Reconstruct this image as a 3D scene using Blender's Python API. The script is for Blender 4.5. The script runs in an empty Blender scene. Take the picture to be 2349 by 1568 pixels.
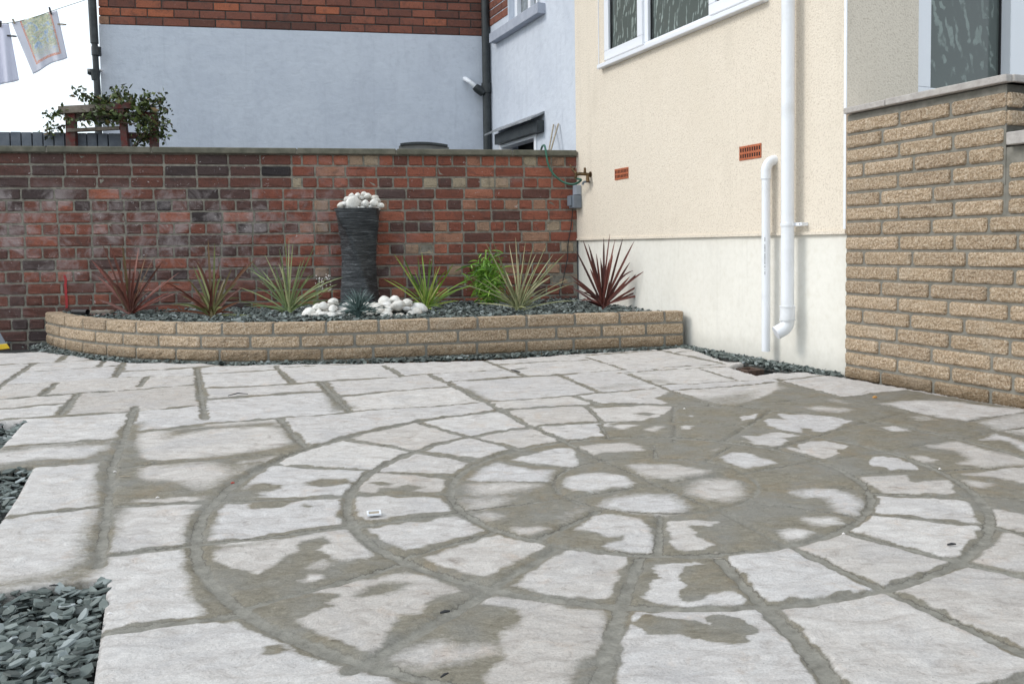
import bpy, math, random
import numpy as np
random.seed(7); rng = np.random.default_rng(7)
R = math.radians
# ---------------------------------------------------------------- camera (fitted to the photograph)
W, HH = 2349.0, 1568.0
F, PIT, ROL, CY, CX = 1971.73982, 0.05028555, -0.01168089, 662.93583, 1271.16819
CAMH = 0.65
YC, YR = -0.42762279, 0.17590147
fw = np.array([0, math.cos(PIT), -math.sin(PIT)])
_up = np.array([0, math.sin(PIT), math.cos(PIT)]); _r = np.array([1., 0, 0])
cr = _r*math.cos(ROL)+_up*math.sin(ROL); cu = -_r*math.sin(ROL)+_up*math.cos(ROL)
C0 = np.array([0, 0, CAMH])
scene = bpy.context.scene
cd = bpy.data.cameras.new('camera'); co = bpy.data.objects.new('camera', cd); scene.collection.objects.link(co)
from mathutils import Matrix, Vector
M = Matrix.Identity(4)
for i in range(3):
    M[i][0] = cr[i]; M[i][1] = cu[i]; M[i][2] = -fw[i]; M[i][3] = C0[i]
co.matrix_world = M
cd.sensor_width = 36; cd.sensor_fit = 'HORIZONTAL'; cd.lens = F/W*36
cd.shift_x = (W/2-CX)/W; cd.shift_y = (CY-HH/2)/W
cd.clip_start = 0.05; cd.clip_end = 500
scene.camera = co
scene.render.resolution_x = 1024; scene.render.resolution_y = 683
# ---------------------------------------------------------------- world, sun, exposure
wd = bpy.data.worlds.new('World'); scene.world = wd; wd.use_nodes = True
nt = wd.node_tree; nt.nodes.clear()
SUN_DIR = Vector((-0.85, -0.14, 0.70)).normalized()
el = math.asin(SUN_DIR.z); az = math.atan2(SUN_DIR.x, SUN_DIR.y)
sky = nt.nodes.new('ShaderNodeTexSky'); sky.sky_type = 'NISHITA'; sky.sun_disc = False
sky.sun_elevation = el; sky.sun_rotation = az
bg1 = nt.nodes.new('ShaderNodeBackground'); bg1.inputs[1].default_value = 0.05
nt.links.new(sky.outputs[0], bg1.inputs[0])
# thin bright overcast in front of the blue: soft procedural cloud sheet
tc = nt.nodes.new('ShaderNodeTexCoord'); nz = nt.nodes.new('ShaderNodeTexNoise')
nz.inputs['Scale'].default_value = 1.6; nz.inputs['Detail'].default_value = 5
nt.links.new(tc.outputs['Generated'], nz.inputs['Vector'])
rp = nt.nodes.new('ShaderNodeValToRGB'); rp.color_ramp.elements[0].position = .3; rp.color_ramp.elements[1].position = .75
rp.color_ramp.elements[0].color = (0.84, 0.95, 1.0, 1); rp.color_ramp.elements[1].color = (1.0, 1.0, 1.0, 1)
nt.links.new(nz.outputs[0], rp.inputs[0])
bg2 = nt.nodes.new('ShaderNodeBackground'); bg2.inputs[1].default_value = 0.9
nt.links.new(rp.outputs[0], bg2.inputs[0])
ad = nt.nodes.new('ShaderNodeAddShader'); out = nt.nodes.new('ShaderNodeOutputWorld')
nt.links.new(bg1.outputs[0], ad.inputs[0]); nt.links.new(bg2.outputs[0], ad.inputs[1]); nt.links.new(ad.outputs[0], out.inputs[0])
sl = bpy.data.lights.new('sun', 'SUN'); sl.energy = 1.25; sl.angle = R(18); sl.color = (1, .97, .92)
so = bpy.data.objects.new('sun', sl); scene.collection.objects.link(so)
so.rotation_euler = SUN_DIR.to_track_quat('Z', 'Y').to_euler(); so.location = (-5, 0, 8)
scene.view_settings.view_transform = 'Standard'; scene.view_settings.look = 'None'
scene.view_settings.exposure = 0.32; scene.view_settings.gamma = 1
# ---------------------------------------------------------------- geometry helpers
def ray(x, y): return fw + cr*((x-CX)/F) - cu*((y-CY)/F)
def G(x, y, z=0.):
    d = ray(x, y); return C0 + d*((z-CAMH)/d[2])
def GS(x, y, z=0.): return G(x*.9407, y*.9407, z)            # from full photo pixels
def PL(x, y, o, n):
    d = ray(x, y); return C0 + d*(((o-C0)@n)/(d@n))
Z = np.array([0, 0, 1.])
dc = np.array([math.sin(YC), math.cos(YC), 0]); dr = np.array([math.cos(YR), math.sin(YR), 0])
A = G(1938.6, 857.9); A[2] = 0
nc = np.array([-dc[1], dc[0], 0])                             # outward normal of the rendered wall
K = PL(1324, 600, A, nc)*[1, 1, 0]
nr = np.array([dr[1], -dr[0], 0])                             # outward normal of the red wall
class Frame:
    def __init__(s, o, du, n): s.o = np.array(o, float); s.du = np.array(du, float); s.n = np.array(n, float)
    def __call__(s, u, z, d=0.):
        u = np.asarray(u, float); z = np.asarray(z, float); d = np.asarray(d, float)
        u, z, d = np.broadcast_arrays(u, z, d)
        return s.o + u[..., None]*s.du + z[..., None]*Z + d[..., None]*s.n
    def at(s, x, y, d=0.):
        p = PL(x, y, s.o+s.n*d, s.n); return float((p-s.o)@s.du), float(p[2]-s.o[2])
CREAM = Frame(K, -dc, nc); RED = Frame(K, -dr, nr)
LA = float(np.linalg.norm(A-K))                               # u of the outer corner on the rendered wall
BACK = Frame(A, -nc, -dc)                                     # porch wall facing the camera
Pc = PL(1113, 200, A, nc)*[1, 1, 0]
GREYF = Frame(Pc, -dr, nr)
GREYS = Frame(K - nc*0.02, -dc, nc)
col = scene.collection
class MB:
    def __init__(s): s.v = []; s.f = []; s.n = 0; s.t = []; s.cur = 0.5
    def add(s, v, f):
        v = np.asarray(v, float).reshape(-1, 3); s.v.append(v)
        s.f += [tuple(i+s.n for i in q) for q in f]; s.n += len(v); s.t += [s.cur]*len(v); return s
    def box(s, fr, u0, u1, z0, z1, d0, d1):
        v = [fr(u, z, d) for d in (d0, d1) for z in (z0, z1) for u in (u0, u1)]
        f = [(0, 1, 3, 2), (4, 6, 7, 5), (0, 4, 5, 1), (2, 3, 7, 6), (0, 2, 6, 4), (1, 5, 7, 3)]
        return s.add(v, f)
    def tube(s, path, r, k=12, caps=True):
        path = [np.asarray(p, float) for p in path]; m = len(path)
        rr = r if hasattr(r, '__len__') else [r]*m
        t0 = path[1]-path[0]; a = np.cross(t0, Z)
        if np.linalg.norm(a) < 1e-6: a = np.array([1., 0, 0])
        a /= np.linalg.norm(a); vs = []
        for i in range(m):
            t = path[min(i+1, m-1)]-path[max(i-1, 0)]; t = t/np.linalg.norm(t)
            a = a-t*(a@t); a /= np.linalg.norm(a); b = np.cross(t, a)
            for j in range(k):
                q = 2*math.pi*j/k; vs.append(path[i]+rr[i]*(a*math.cos(q)+b*math.sin(q)))
        f = [(i*k+j, i*k+(j+1) % k, (i+1)*k+(j+1) % k, (i+1)*k+j) for i in range(m-1) for j in range(k)]
        s.add(vs, f)
        if caps: s.add(vs[:k], [tuple(range(k))[::-1]]); s.add(vs[-k:], [tuple(range(k))])
        return s
    def build(s, name, m, parent=None, smooth=False, bevel=0.):
        v = np.concatenate(s.v); c = v.mean(0) if parent is None else np.zeros(3)
        if parent is None: c = np.array([(v[:, 0].min()+v[:, 0].max())/2, (v[:, 1].min()+v[:, 1].max())/2, v[:, 2].min()])
        else: c = np.array(parent.matrix_world.translation) if parent.parent is None and parent.type == 'EMPTY' else np.array(parent.get('_c', (0, 0, 0)), float)
        me = bpy.data.meshes.new(name); me.from_pydata((v-c).tolist(), [], s.f); me.update()
        at = me.attributes.new('tint', 'FLOAT', 'POINT'); at.data.foreach_set('value', np.array(s.t, np.float32))
        if smooth: me.polygons.foreach_set('use_smooth', [True]*len(me.polygons))
        o = bpy.data.objects.new(name, me); col.objects.link(o); me.materials.append(m)
        if parent is None: o.location = c
        else: o.parent = parent
        o['_c'] = [float(x) for x in c]
        if bevel:
            b = o.modifiers.new('bevel', 'BEVEL'); b.width = bevel; b.segments = 2; b.limit_method = 'ANGLE'; b.angle_limit = R(50)
        return o
def tag(o, label=None, cat=None, group=None, kind=None):
    if label: o['label'] = label
    if cat: o['category'] = cat
    if group: o['group'] = group
    if kind: o['kind'] = kind
    return o
def empty(name, loc, label=None, cat=None, group=None):
    o = bpy.data.objects.new(name, None); col.objects.link(o); o.location = tuple(float(x) for x in loc)
    o.empty_display_size = .05; o.matrix_world = Matrix.Translation(o.location)
    return tag(o, label, cat, group)
# ---------------------------------------------------------------- materials
def new_mat(name):
    m = bpy.data.materials.new(name); m.use_nodes = True; n = m.node_tree; n.nodes.clear()
    o = n.nodes.new('ShaderNodeOutputMaterial'); p = n.nodes.new('ShaderNodeBsdfPrincipled'); n.links.new(p.outputs[0], o.inputs[0])
    return m, n, p
def N(n, t, **k):
    x = n.nodes.new('ShaderNode'+t)
    for a, b in k.items():
        if a.startswith('i_'):
            key = a[2:]; key = int(key) if key.isdigit() else key.replace('_', ' ')
            if hasattr(b, 'is_output') or isinstance(b, bpy.types.NodeSocket): n.links.new(b, x.inputs[key])
            else: x.inputs[key].default_value = b
        else: setattr(x, a, b)
    return x
def ramp(n, src, stops):
    r = n.nodes.new('ShaderNodeValToRGB'); e = r.color_ramp.elements
    while len(e) < len(stops): e.new(0.5)
    for i, (p, c) in enumerate(stops): e[i].position = p; e[i].color = (*c, 1) if len(c) == 3 else c
    n.links.new(src, r.inputs[0]); return r.outputs[0]
def mix(n, f, a, b, mode='MIX'):
    x = n.nodes.new('ShaderNodeMix'); x.data_type = 'RGBA'; x.blend_type = mode
    for s, v in ((x.inputs[0], f), (x.inputs[6], a), (x.inputs[7], b)):
        if isinstance(v, bpy.types.NodeSocket): n.links.new(v, s)
        else: s.default_value = v if not isinstance(v, tuple) or len(v) == 4 else (*v, 1)
    return x.outputs[2]
def math_(n, op, a, b=0., c=0.):
    x = n.nodes.new('ShaderNodeMath'); x.operation = op
    for i, v in enumerate((a, b, c)):
        if isinstance(v, bpy.types.NodeSocket): n.links.new(v, x.inputs[i])
        else: x.inputs[i].default_value = v
    return x.outputs[0]
def coords(n, scale=(1, 1, 1)):
    g = n.nodes.new('ShaderNodeNewGeometry'); m = n.nodes.new('ShaderNodeMapping'); m.inputs['Scale'].default_value = scale
    n.links.new(g.outputs['Position'], m.inputs[0]); return m.outputs[0]
def noise(n, vec, scale, detail=4, rough=.55, dist=0.):
    return N(n, 'TexNoise', i_Vector=vec, i_Scale=scale, i_Detail=detail, i_Roughness=rough, i_Distortion=dist).outputs[0]
def bump(n, p, h, strength, dist):
    b = n.nodes.new('ShaderNodeBump'); b.inputs['Strength'].default_value = strength; b.inputs['Distance'].default_value = dist
    n.links.new(h, b.inputs['Height']); n.links.new(b.outputs[0], p.inputs['Normal']); return b
def simple(name, a, b=None, scale=20., rough=.6, bs=0.3, bd=.002, bscale=None, metal=0., spec=.5, pos=(.35, .65)):
    m, n, p = new_mat(name); v = coords(n)
    h = noise(n, v, scale)
    n.links.new(ramp(n, h, [(pos[0], a), (pos[1], b or tuple(x*.85 for x in a))]), p.inputs['Base Color'])
    p.inputs['Roughness'].default_value = rough; p.inputs['Metallic'].default_value = metal
    p.inputs['Specular IOR Level'].default_value = spec
    if bs: bump(n, p, noise(n, v, bscale or scale*4, 6), bs, bd)
    return m
def tint(n): return N(n, 'Attribute', attribute_name='tint').outputs['Fac']
M_ = {}
# red brick: 'tint' runs from dark burnt through red to orange and buff
def brickmat(name, stops, dirt=.5, white=0.35, gs=14., bloom=False):
    m, n, p = new_mat(name); v = coords(n)
    c = ramp(n, tint(n), stops)
    g = noise(n, v, 90., 6, .7); c = mix(n, 1., c, ramp(n, g, [(.25, (.55, .52, .5)), (.5, (1, 1, 1)), (.75, (1.2, 1.12, 1.08))]), 'MULTIPLY')
    st = noise(n, v, gs, 5, .65, .6)
    c = mix(n, math_(n, 'MULTIPLY', ramp(n, st, [(.52, (0, 0, 0)), (.68, (1, 1, 1))]), dirt), c, (.045, .035, .033))
    w = noise(n, v, 2.1, 6, .68, .4)
    c = mix(n, math_(n, 'MULTIPLY', ramp(n, w, [(.55, (0, 0, 0)), (.75, (1, 1, 1))]), white), c, (.36, .31, .32))
    gp_ = n.nodes.new('ShaderNodeNewGeometry'); sx = n.nodes.new('ShaderNodeSeparateXYZ'); n.links.new(gp_.outputs['Position'], sx.inputs[0])
    def ss(src, a, b):
        r_ = n.nodes.new('ShaderNodeMapRange'); r_.interpolation_type = 'SMOOTHSTEP'; r_.inputs[1].default_value = a; r_.inputs[2].default_value = b; n.links.new(src, r_.inputs[0]); return r_.outputs[0]
    if bloom:     # old lime bloom on the left length of the wall
        zw = math_(n, 'MULTIPLY', ss(sx.outputs[2], 1.17, 1.05), ss(sx.outputs[2], .25, .6)); zw = math_(n, 'MULTIPLY', zw, ss(sx.outputs[0], -1.0, -2.3))
        zw = math_(n, 'MULTIPLY', zw, ramp(n, noise(n, v, 5.5, 6, .7, .5), [(.46, (0, 0, 0)), (.64, (1, 1, 1))])); c = mix(n, math_(n, 'MULTIPLY', zw, .62), c, (.36, .315, .31))
    w2 = noise(n, v, 33., 4, .7, .8)
    c = mix(n, math_(n, 'MULTIPLY', ramp(n, w2, [(.655, (0, 0, 0)), (.69, (1, 1, 1))]), white*1.6), c, (.6, .57, .56))
    n.links.new(c, p.inputs['Base Color']); p.inputs['Roughness'].default_value = .88
    bump(n, p, noise(n, v, 160., 8, .7), .6, .003); return m
M_['brick'] = brickmat('weathered_red_brick', [(0, (.028, .023, .024)), (.18, (.07, .045, .042)), (.38, (.13, .05, .036)), (.6, (.225, .072, .045)), (.78, (.33, .115, .07)), (.9, (.3, .18, .12)), (1, (.34, .28, .2))], .45, .34, 14., True)
M_['brick2'] = brickmat('clean_orange_brick', [(0, (.07, .035, .028)), (.35, (.17, .065, .045)), (.6, (.25, .09, .058)), (.88, (.42, .13, .06)), (1, (.36, .2, .13))], .55, .08)
M_['mortar'] = simple('lime_mortar', (.27, .25, .21), (.15, .14, .115), 30, .95, .6, .004)
M_['mortar_dark'] = simple('sooty_mortar', (.05, .047, .045), (.1, .09, .08), 20, .95, .6, .004)
M_['mortar_new'] = simple('fresh_grey_mortar', (.235, .222, .192), (.165, .157, .132), 26, .9, .5, .003)
def tanmat():
    m, n, p = new_mat('split_face_walling'); v = coords(n)
    s = math_(n, 'ADD', math_(n, 'MULTIPLY', noise(n, v, 105., 3, .7), .6), math_(n, 'MULTIPLY', noise(n, v, 230., 2, .7), .4))
    c = ramp(n, s, [(.34, (.155, .10, .058)), (.43, (.335, .24, .15)), (.52, (.50, .385, .27)), (.6, (.65, .545, .42)), (.68, (.84, .76, .65))])
    c = mix(n, .7, c, ramp(n, tint(n), [(0, (.8, .77, .75)), (.5, (1., .97, .93)), (1, (1.13, 1.1, 1.08))]), 'MULTIPLY')
    w = noise(n, v, 3.3, 5, .6, .3)
    c = mix(n, math_(n, 'MULTIPLY', ramp(n, w, [(.56, (0, 0, 0)), (.72, (1, 1, 1))]), .28), c, (.62, .55, .45))
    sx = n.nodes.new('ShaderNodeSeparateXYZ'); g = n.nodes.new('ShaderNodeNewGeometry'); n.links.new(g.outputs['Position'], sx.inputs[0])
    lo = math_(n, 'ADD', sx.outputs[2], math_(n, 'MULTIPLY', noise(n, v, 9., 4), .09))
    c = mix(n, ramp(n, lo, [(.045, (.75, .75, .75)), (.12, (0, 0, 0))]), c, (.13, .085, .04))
    n.links.new(c, p.inputs['Base Color']); p.inputs['Roughness'].default_value = .9
    bump(n, p, noise(n, v, 105., 4, .8), 1., .01); return m
M_['tan'] = tanmat()
def rendermat(name, a, b, fine, bs, stain, trowel=0.):
    m, n, p = new_mat(name); v = coords(n)
    s = noise(n, v, fine, 4, .6)
    c = ramp(n, s, [(.3, b), (.48, a), (.75, tuple(min(1, x*1.05) for x in a))])
    w = noise(n, v, 1.7, 5, .6, .3)
    c = mix(n, math_(n, 'MULTIPLY', ramp(n, w, [(.45, (0, 0, 0)), (.7, (1, 1, 1))]), .5), c, stain)
    w = noise(n, coords(n, (1, 1, .35)), 5., 5, .65)
    c = mix(n, math_(n, 'MULTIPLY', ramp(n, w, [(.55, (0, 0, 0)), (.75, (1, 1, 1))]), .3), c, tuple(x*.8 for x in stain))
    dr_ = noise(n, coords(n, (9, 9, .5)), 1.4, 5, .7); c = mix(n, math_(n, 'MULTIPLY', ramp(n, dr_, [(.56, (0, 0, 0)), (.74, (1, 1, 1))]), .22), c, tuple(x*.72 for x in stain))
    gz = n.nodes.new('ShaderNodeSeparateXYZ'); gg = n.nodes.new('ShaderNodeNewGeometry'); n.links.new(gg.outputs['Position'], gz.inputs[0])
    sp = math_(n, 'ADD', gz.outputs[2], math_(n, 'MULTIPLY', noise(n, v, 11., 5, .7), .16)); c = mix(n, math_(n, 'MULTIPLY', ramp(n, sp, [(.08, (1, 1, 1)), (.2, (0, 0, 0))]), .4), c, tuple(x*.62 for x in stain))
    n.links.new(c, p.inputs['Base Color']); p.inputs['Roughness'].default_value = .9
    tr_ = noise(n, coords(n, (1, 1, 1.7)), 7., 6, .65, .8)
    bump(n, p, math_(n, 'ADD', math_(n, 'MULTIPLY', s, bs), math_(n, 'MULTIPLY', tr_, trowel)), .8, .006+.02*trowel); return m
M_['cream'] = rendermat('cream_textured_render', (.755, .675, .565), (.55, .47, .38), 110., .7, (.69, .61, .50))
M_['cream_smooth'] = rendermat('cream_smooth_render', (.78, .755, .69), (.74, .71, .635), 30., .15, (.68, .65, .58))
M_['grey'] = rendermat('pale_grey_painted_render', (.58, .62, .69), (.53, .57, .64), 16., .3, (.47, .51, .59), .38)
M_['coping'] = simple('weathered_concrete_coping', (.17, .16, .125), (.1, .1, .075), 12, .95, .7, .004, 60)
M_['pale_coping'] = simple('pale_riven_coping', (.47, .44, .41), (.36, .33, .31), 25, .85, .7, .006, 50)
M_['white'] = simple('white_upvc', (.82, .84, .88), (.8, .82, .86), 3, .28, 0)
M_['white_pipe'] = simple('white_plastic_pipe', (.82, .84, .88), (.7, .71, .72), 7, .38, .15, .0006, 40, pos=(.5, .75))
M_['black'] = simple('black_painted_iron', (.018, .022, .024), (.035, .042, .044), 16, .5, .3, .001)
M_['gasket'] = simple('black_rubber', (.02, .02, .022), None, 5, .6, 0)
M_['greyplastic'] = simple('grey_plastic', (.2, .23, .27), (.16, .185, .22), 12, .5, 0)
M_['greypaint'] = simple('grey_painted_stone', (.4, .43, .5), (.33, .36, .43), 12, .8, .3, .002)
M_['terra'] = simple('terracotta', (.48, .14, .06), (.36, .1, .045), 40, .85, .4, .001)
M_['dark'] = simple('dark_cavity', (.012, .01, .01), None, 5, .9, 0)
M_['brass'] = simple('tarnished_brass', (.16, .10, .045), (.07, .045, .025), 60, .5, .3, .001, metal=.7)
M_['hose'] = simple('green_garden_hose', (.02, .09, .06), (.03, .13, .085), 30, .45, 0)
M_['slatewood'] = simple('weathered_grey_timber', (.28, .24, .2), (.15, .125, .1), 18, .9, .5, .003)
M_['redwood'] = simple('flaking_red_painted_timber', (.15, .025, .02), (.1, .075, .065), 22, .8, .5, .003)
M_['blue_brick'] = simple('blue_engineering_brick', (.085, .1, .125), (.14, .155, .18), 14, .6, .5, .003)
M_['pebble'] = simple('white_marble_pebble', (.82, .81, .78), (.62, .6, .56), 30, .75, .8, .006, 60)
_n = M_['pebble'].node_tree; _p = [q for q in _n.nodes if q.type == 'BSDF_PRINCIPLED'][0]; _oi = _n.nodes.new('ShaderNodeObjectInfo')
_l = _p.inputs['Base Color'].links[0].from_socket
_n.links.new(mix(_n, 1., _l, ramp(_n, _oi.outputs['Random'], [(0, (.78, .74, .68)), (.25, (.95, .95, .95)), (.7, (1., .99, .97)), (1, (.88, .89, .92))]), 'MULTIPLY'), _p.inputs['Base Color'])
M_['yellow'] = simple('yellow_plastic', (.75, .5, .02), None, 8, .5, 0)
M_['cane'] = simple('dry_bamboo_cane', (.42, .36, .27), (.24, .2, .15), 60, .7, 0)
def slatemat():
    m, n, p = new_mat('slate_chippings'); v = coords(n)
    c = ramp(n, tint(n), [(0, (.03, .035, .033)), (.35, (.09, .11, .102)), (.7, (.165, .195, .185)), (.93, (.28, .315, .32)), (1, (.5, .54, .56))])
    c = mix(n, .8, c, ramp(n, noise(n, v, 70, 5), [(.3, (.7, .72, .7)), (.7, (1.15, 1.12, 1.1))]), 'MULTIPLY')
    n.links.new(c, p.inputs['Base Color']); p.inputs['Roughness'].default_value = .62
    bump(n, p, noise(n, v, 120, 5), .4, .002); return m
M_['slate'] = slatemat()
M_['soil'] = simple('dark_soil', (.03, .033, .032), (.05, .055, .052), 40, .95, .8, .01)
def glassmat():
    m, n, p = new_mat('smeared_window_glass'); v = coords(n)
    w = N(n, 'TexWave', wave_type='RINGS', i_Vector=v, i_Scale=3.5, i_Distortion=9., i_Detail=5., i_Detail_Scale=2.2).outputs['Fac']
    w2_ = N(n, 'TexWave', wave_type='RINGS', i_Vector=coords(n, (1.7, 1.7, .9)), i_Scale=6., i_Distortion=7., i_Detail=2., i_Detail_Scale=1.4).outputs['Fac']
    w = math_(n, 'MULTIPLY', w, w2_)
    s = math_(n, 'MULTIPLY', ramp(n, w, [(.25, (0, 0, 0)), (.8, (1, 1, 1))]), ramp(n, noise(n, v, 5., 4, .6, 1.5), [(.3, (.15, .15, .15)), (.65, (1, 1, 1))]))
    f = noise(n, v, 30, 4, .6, 3.)
    s2 = math_(n, 'MULTIPLY', math_(n, 'ADD', s, .18), math_(n, 'ADD', f, .5))
    n.links.new(ramp(n, s2, [(0, (.085, .10, .094)), (.4, (.12, .145, .135)), (1, (.26, .31, .29))]), p.inputs['Base Color'])
    n.links.new(ramp(n, s, [(0, (.08, .08, .08)), (1, (.6, .6, .6))]), p.inputs['Roughness']); p.inputs['Specular IOR Level'].default_value = .4
    return m
M_['glass'] = glassmat()
def leafmat(name, stops, rough=.45):
    m, n, p = new_mat(name); v = coords(n)
    c = ramp(n, tint(n), stops)
    c = mix(n, .6, c, ramp(n, noise(n, v, 45, 3), [(.3, (.7, .7, .7)), (.7, (1.2, 1.2, 1.15))]), 'MULTIPLY')
    n.links.new(c, p.inputs['Base Color']); p.inputs['Roughness'].default_value = rough
    p.inputs['Specular IOR Level'].default_value = .4
    return m
M_['leaf_red'] = leafmat('red_cordyline_leaf', [(0, (.05, .018, .014)), (.4, (.11, .04, .028)), (.7, (.2, .06, .045)), (.85, (.16, .12, .06)), (1, (.36, .16, .14))])
M_['leaf_mix'] = leafmat('pink_green_cordyline_leaf', [(0, (.09, .025, .015)), (.35, (.17, .06, .03)), (.6, (.13, .14, .05)), (1, (.32, .34, .15))])
M_['leaf_var'] = leafmat('variegated_cordyline_leaf', [(0, (.07, .12, .04)), (.5, (.2, .25, .1)), (1, (.5, .5, .27))])
M_['leaf_lime'] = leafmat('lime_cordyline_leaf', [(0, (.06, .12, .015)), (.6, (.17, .27, .03)), (1, (.42, .46, .12))])
M_['leaf_straw'] = leafmat('straw_green_cordyline_leaf', [(0, (.1, .12, .05)), (.5, (.24, .25, .12)), (1, (.46, .41, .24))])
M_['leaf_maroon'] = leafmat('maroon_cordyline_leaf', [(0, (.045, .012, .01)), (.6, (.125, .035, .026)), (1, (.24, .08, .06))])
M_['leaf_bamboo'] = leafmat('bright_bamboo_leaf', [(0, (.04, .12, .01)), (.5, (.12, .27, .02)), (1, (.26, .42, .06))])
M_['leaf_blue'] = leafmat('blue_fescue_blade', [(0, (.03, .055, .05)), (.6, (.09, .14, .13)), (1, (.22, .29, .28))])
M_['leaf_climb'] = leafmat('climber_leaf', [(0, (.015, .02, .01)), (.4, (.05, .075, .02)), (.75, (.13, .17, .05)), (1, (.17, .1, .04))])
M_['flower'] = simple('white_petal', (.8, .76, .74), None, 5, .6, 0)
# ---------------------------------------------------------------- ground and paving
gr = MB(); gr.add([(-60, -60, -.06), (60, -60, -.06), (60, 60, -.06), (-60, 60, -.06)], [(0, 1, 2, 3)])
tag(gr.build('ground', M_['soil']), kind='structure')
TI = dict(A=(400, 950, 4.48), B=(800, 950, 4.48), C=(1200, 950, 4.48), D=(1600, 950, 4.48), E=(1997, 950, 4.48), F=(400, 1267, 3.919),
          G=(900, 1267, 3.919), H=(1400, 1267, 3.919), I=(1927, 1267, 3.919), J=(0, 830, 4.48), K=(0, 1150, 3.033), L=(450, 850, 4.698),
          M=(900, 850, 4.698), N=(1350, 830, 4.698), O=(1800, 880, 3.370), S=(0, 0, 1.))
def tile(t, pts):
    x0, y0, k = TI[t]; p = np.array(pts, float).reshape(-1, 2)
    return np.array([GS(x0+a/k, y0+b/k)[:2] for a, b in p])
CC = np.array([.4153, 3.5858])*CAMH; RR = [.427*CAMH, .85595*CAMH, 1.26347*CAMH, 1.79*CAMH]
# joints: (x0,y0,x1,y1,half width mm) in photo pixels, laid out on the ground
JT = '''1430 1112 1475 1122 9;1457 1245 1308 1315 13;1208 1122 1400 1140 10;1119 1171 1345 1175 10;1396 1084 1475 1122 9;1595 1082 1600 1117 9;1785 1086 1725 1120 9
1812 1153 2000 1118 8;1857 1187 2080 1189 8;1850 1222 2087 1258 9;1756 1242 1918 1331 9;1610 1260 1605 1350 14;1130 1244 1387 1212 9;1387 1212 1588 1182 5;1588 1182 1785 1151 5
1479 1126 1593 1175 8;1593 1178 1740 1238 6
925 1149 1112 1160 10;1014 1100 1186 1124 10;1148 1064 1275 1097 10;1307 1042 1396 1084 12;1463 1035 1488 1071 10;1647 1037 1645 1075 8;1823 1039 1756 1079 7;1990 1062 1877 1097 8
2153 1100 1997 1122 7;2271 1144 2082 1156 8;2109 1200 2354 1211 9;2115 1249 2394 1278 12;2065 1295 2335 1366 12;1942 1336 2151 1433 14;1757 1364 1867 1479 16;1558 1361 1512 1484 19
1357 1336 1201 1430 16;1206 1295 989 1356 13;1121 1247 867 1280 13;1097 1202 849 1209 12
657 1133 907 1144 9;829 1068 1014 1097 10;1014 1028 1148 1064 12;1188 981 1298 1041 14;1430 990 1475 1033 10;1646 990 1640 1030 8;1879 1001 1823 1039 8;2209 1004 1997 1059 7;2325 1071 2153 1100 7
2497 1137 2271 1147 7;2354 1205 2600 1222 9;2425 1282 2600 1325 12;2345 1369 2640 1435 12;2169 1443 2640 1652 15;1867 1484 1927 1535 20;1927 1535 2150 1800 22;1510 1486 1448 1720 22;1201 1435 860 1630 18
970 1377 610 1475 16;859 1280 274 1351 13;842 1209 297 1229 12
0 1044 4 1043 1;400 1044 500 1030 12;500 1030 701 1017 14;701 1017 891 1001 11;891 1001 1168 981 9;1198 978 1400 963 9;1400 963 1595 947 10
-200 898 0 889 6;0 889 89 885 6;89 885 230 876 5;47 908 245 894 6;245 894 292 890 6;-100 1010 80 886 15;143 879 158 866 10;241 892 257 877 9;281 919 301 883 12;-200 960 9 939 7;9 939 281 920 6;281 920 482 914 7
301 905 500 894 7;450 896 552 889 5;100 964 138 934 12;-200 985 0 973 7;0 973 190 958 8;190 958 482 938 6;339 942 357 919 14;-200 1008 0 996 7;0 996 161 983 7;147 1011 190 959 14;-200 1035 0 1023 8;0 1023 156 1014 8;156 1014 489 988 7
480 897 500 1020 14;330 990 308 1053 17;308 1053 272 1142 17;274 1142 262 1240 15;262 1240 240 1381 15;-200 1105 0 1089 9;0 1089 297 1069 9;330 1052 489 1035 10;0 1142 290 1116 10;290 1116 400 1126 3;300 1138 400 1126 12;400 1126 690 1106 13
683 1021 744 1088 14;-250 1290 0 1259 9;0 1259 247 1232 9;251 1539 400 1517 15;400 1517 604 1493 17
499 946 705 935 7;497 910 673 901 6;705 935 950 919 6;950 919 1038 911 7;1038 911 1232 900 6;1232 900 1283 897 3;673 893 712 932 10;695 895 940 883 5;501 973 799 952 8;782 931 854 1003 15;829 965 950 954 8;950 954 1092 943 8
934 890 981 914 13;1047 912 1092 933 14;1092 933 1188 981 15;1096 930 1283 918 8;1283 918 1400 911 7;1185 880 1283 917 8;1219 889 1435 876 5;1393 868 1605 853 6;1429 870 1525 900 8;1350 913 1510 901 6;1510 901 1770 887 7
1605 851 1771 888 11;1648 858 1690 854 7;1512 909 1605 902 7;1605 902 1771 894 8;1588 898 1605 902 5;1365 915 1463 956 9;1350 966 1400 963 8;1401 964 1469 988 13;1531 911 1635 953 12;1635 953 1754 992 11;1712 900 1799 926 9
1603 940 1799 928 8;1799 928 1904 921 8;1635 952 1850 937 8;1850 937 1904 927 8;1898 925 2052 969 12;1898 925 2002 916 7;1800 990 2002 966 7;2002 966 2052 969 5;2052 969 2210 951 8;2052 969 2190 995 9;2190 995 2344 1030 10;2344 1030 2620 1090 10
2343 1028 2620 985 7;2332 1071 2432 1050 7;2432 1050 2600 1025 7;1754 992 1800 990 7'''
SEG = []
for s_ in JT.replace('\n', ';').split(';'):
    a = [float(q) for q in s_.split()]
    p = GS(a[0], a[1])[:2]; q = GS(a[2], a[3])[:2]; SEG.append((p, q, a[4]/1000*.70))
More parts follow.
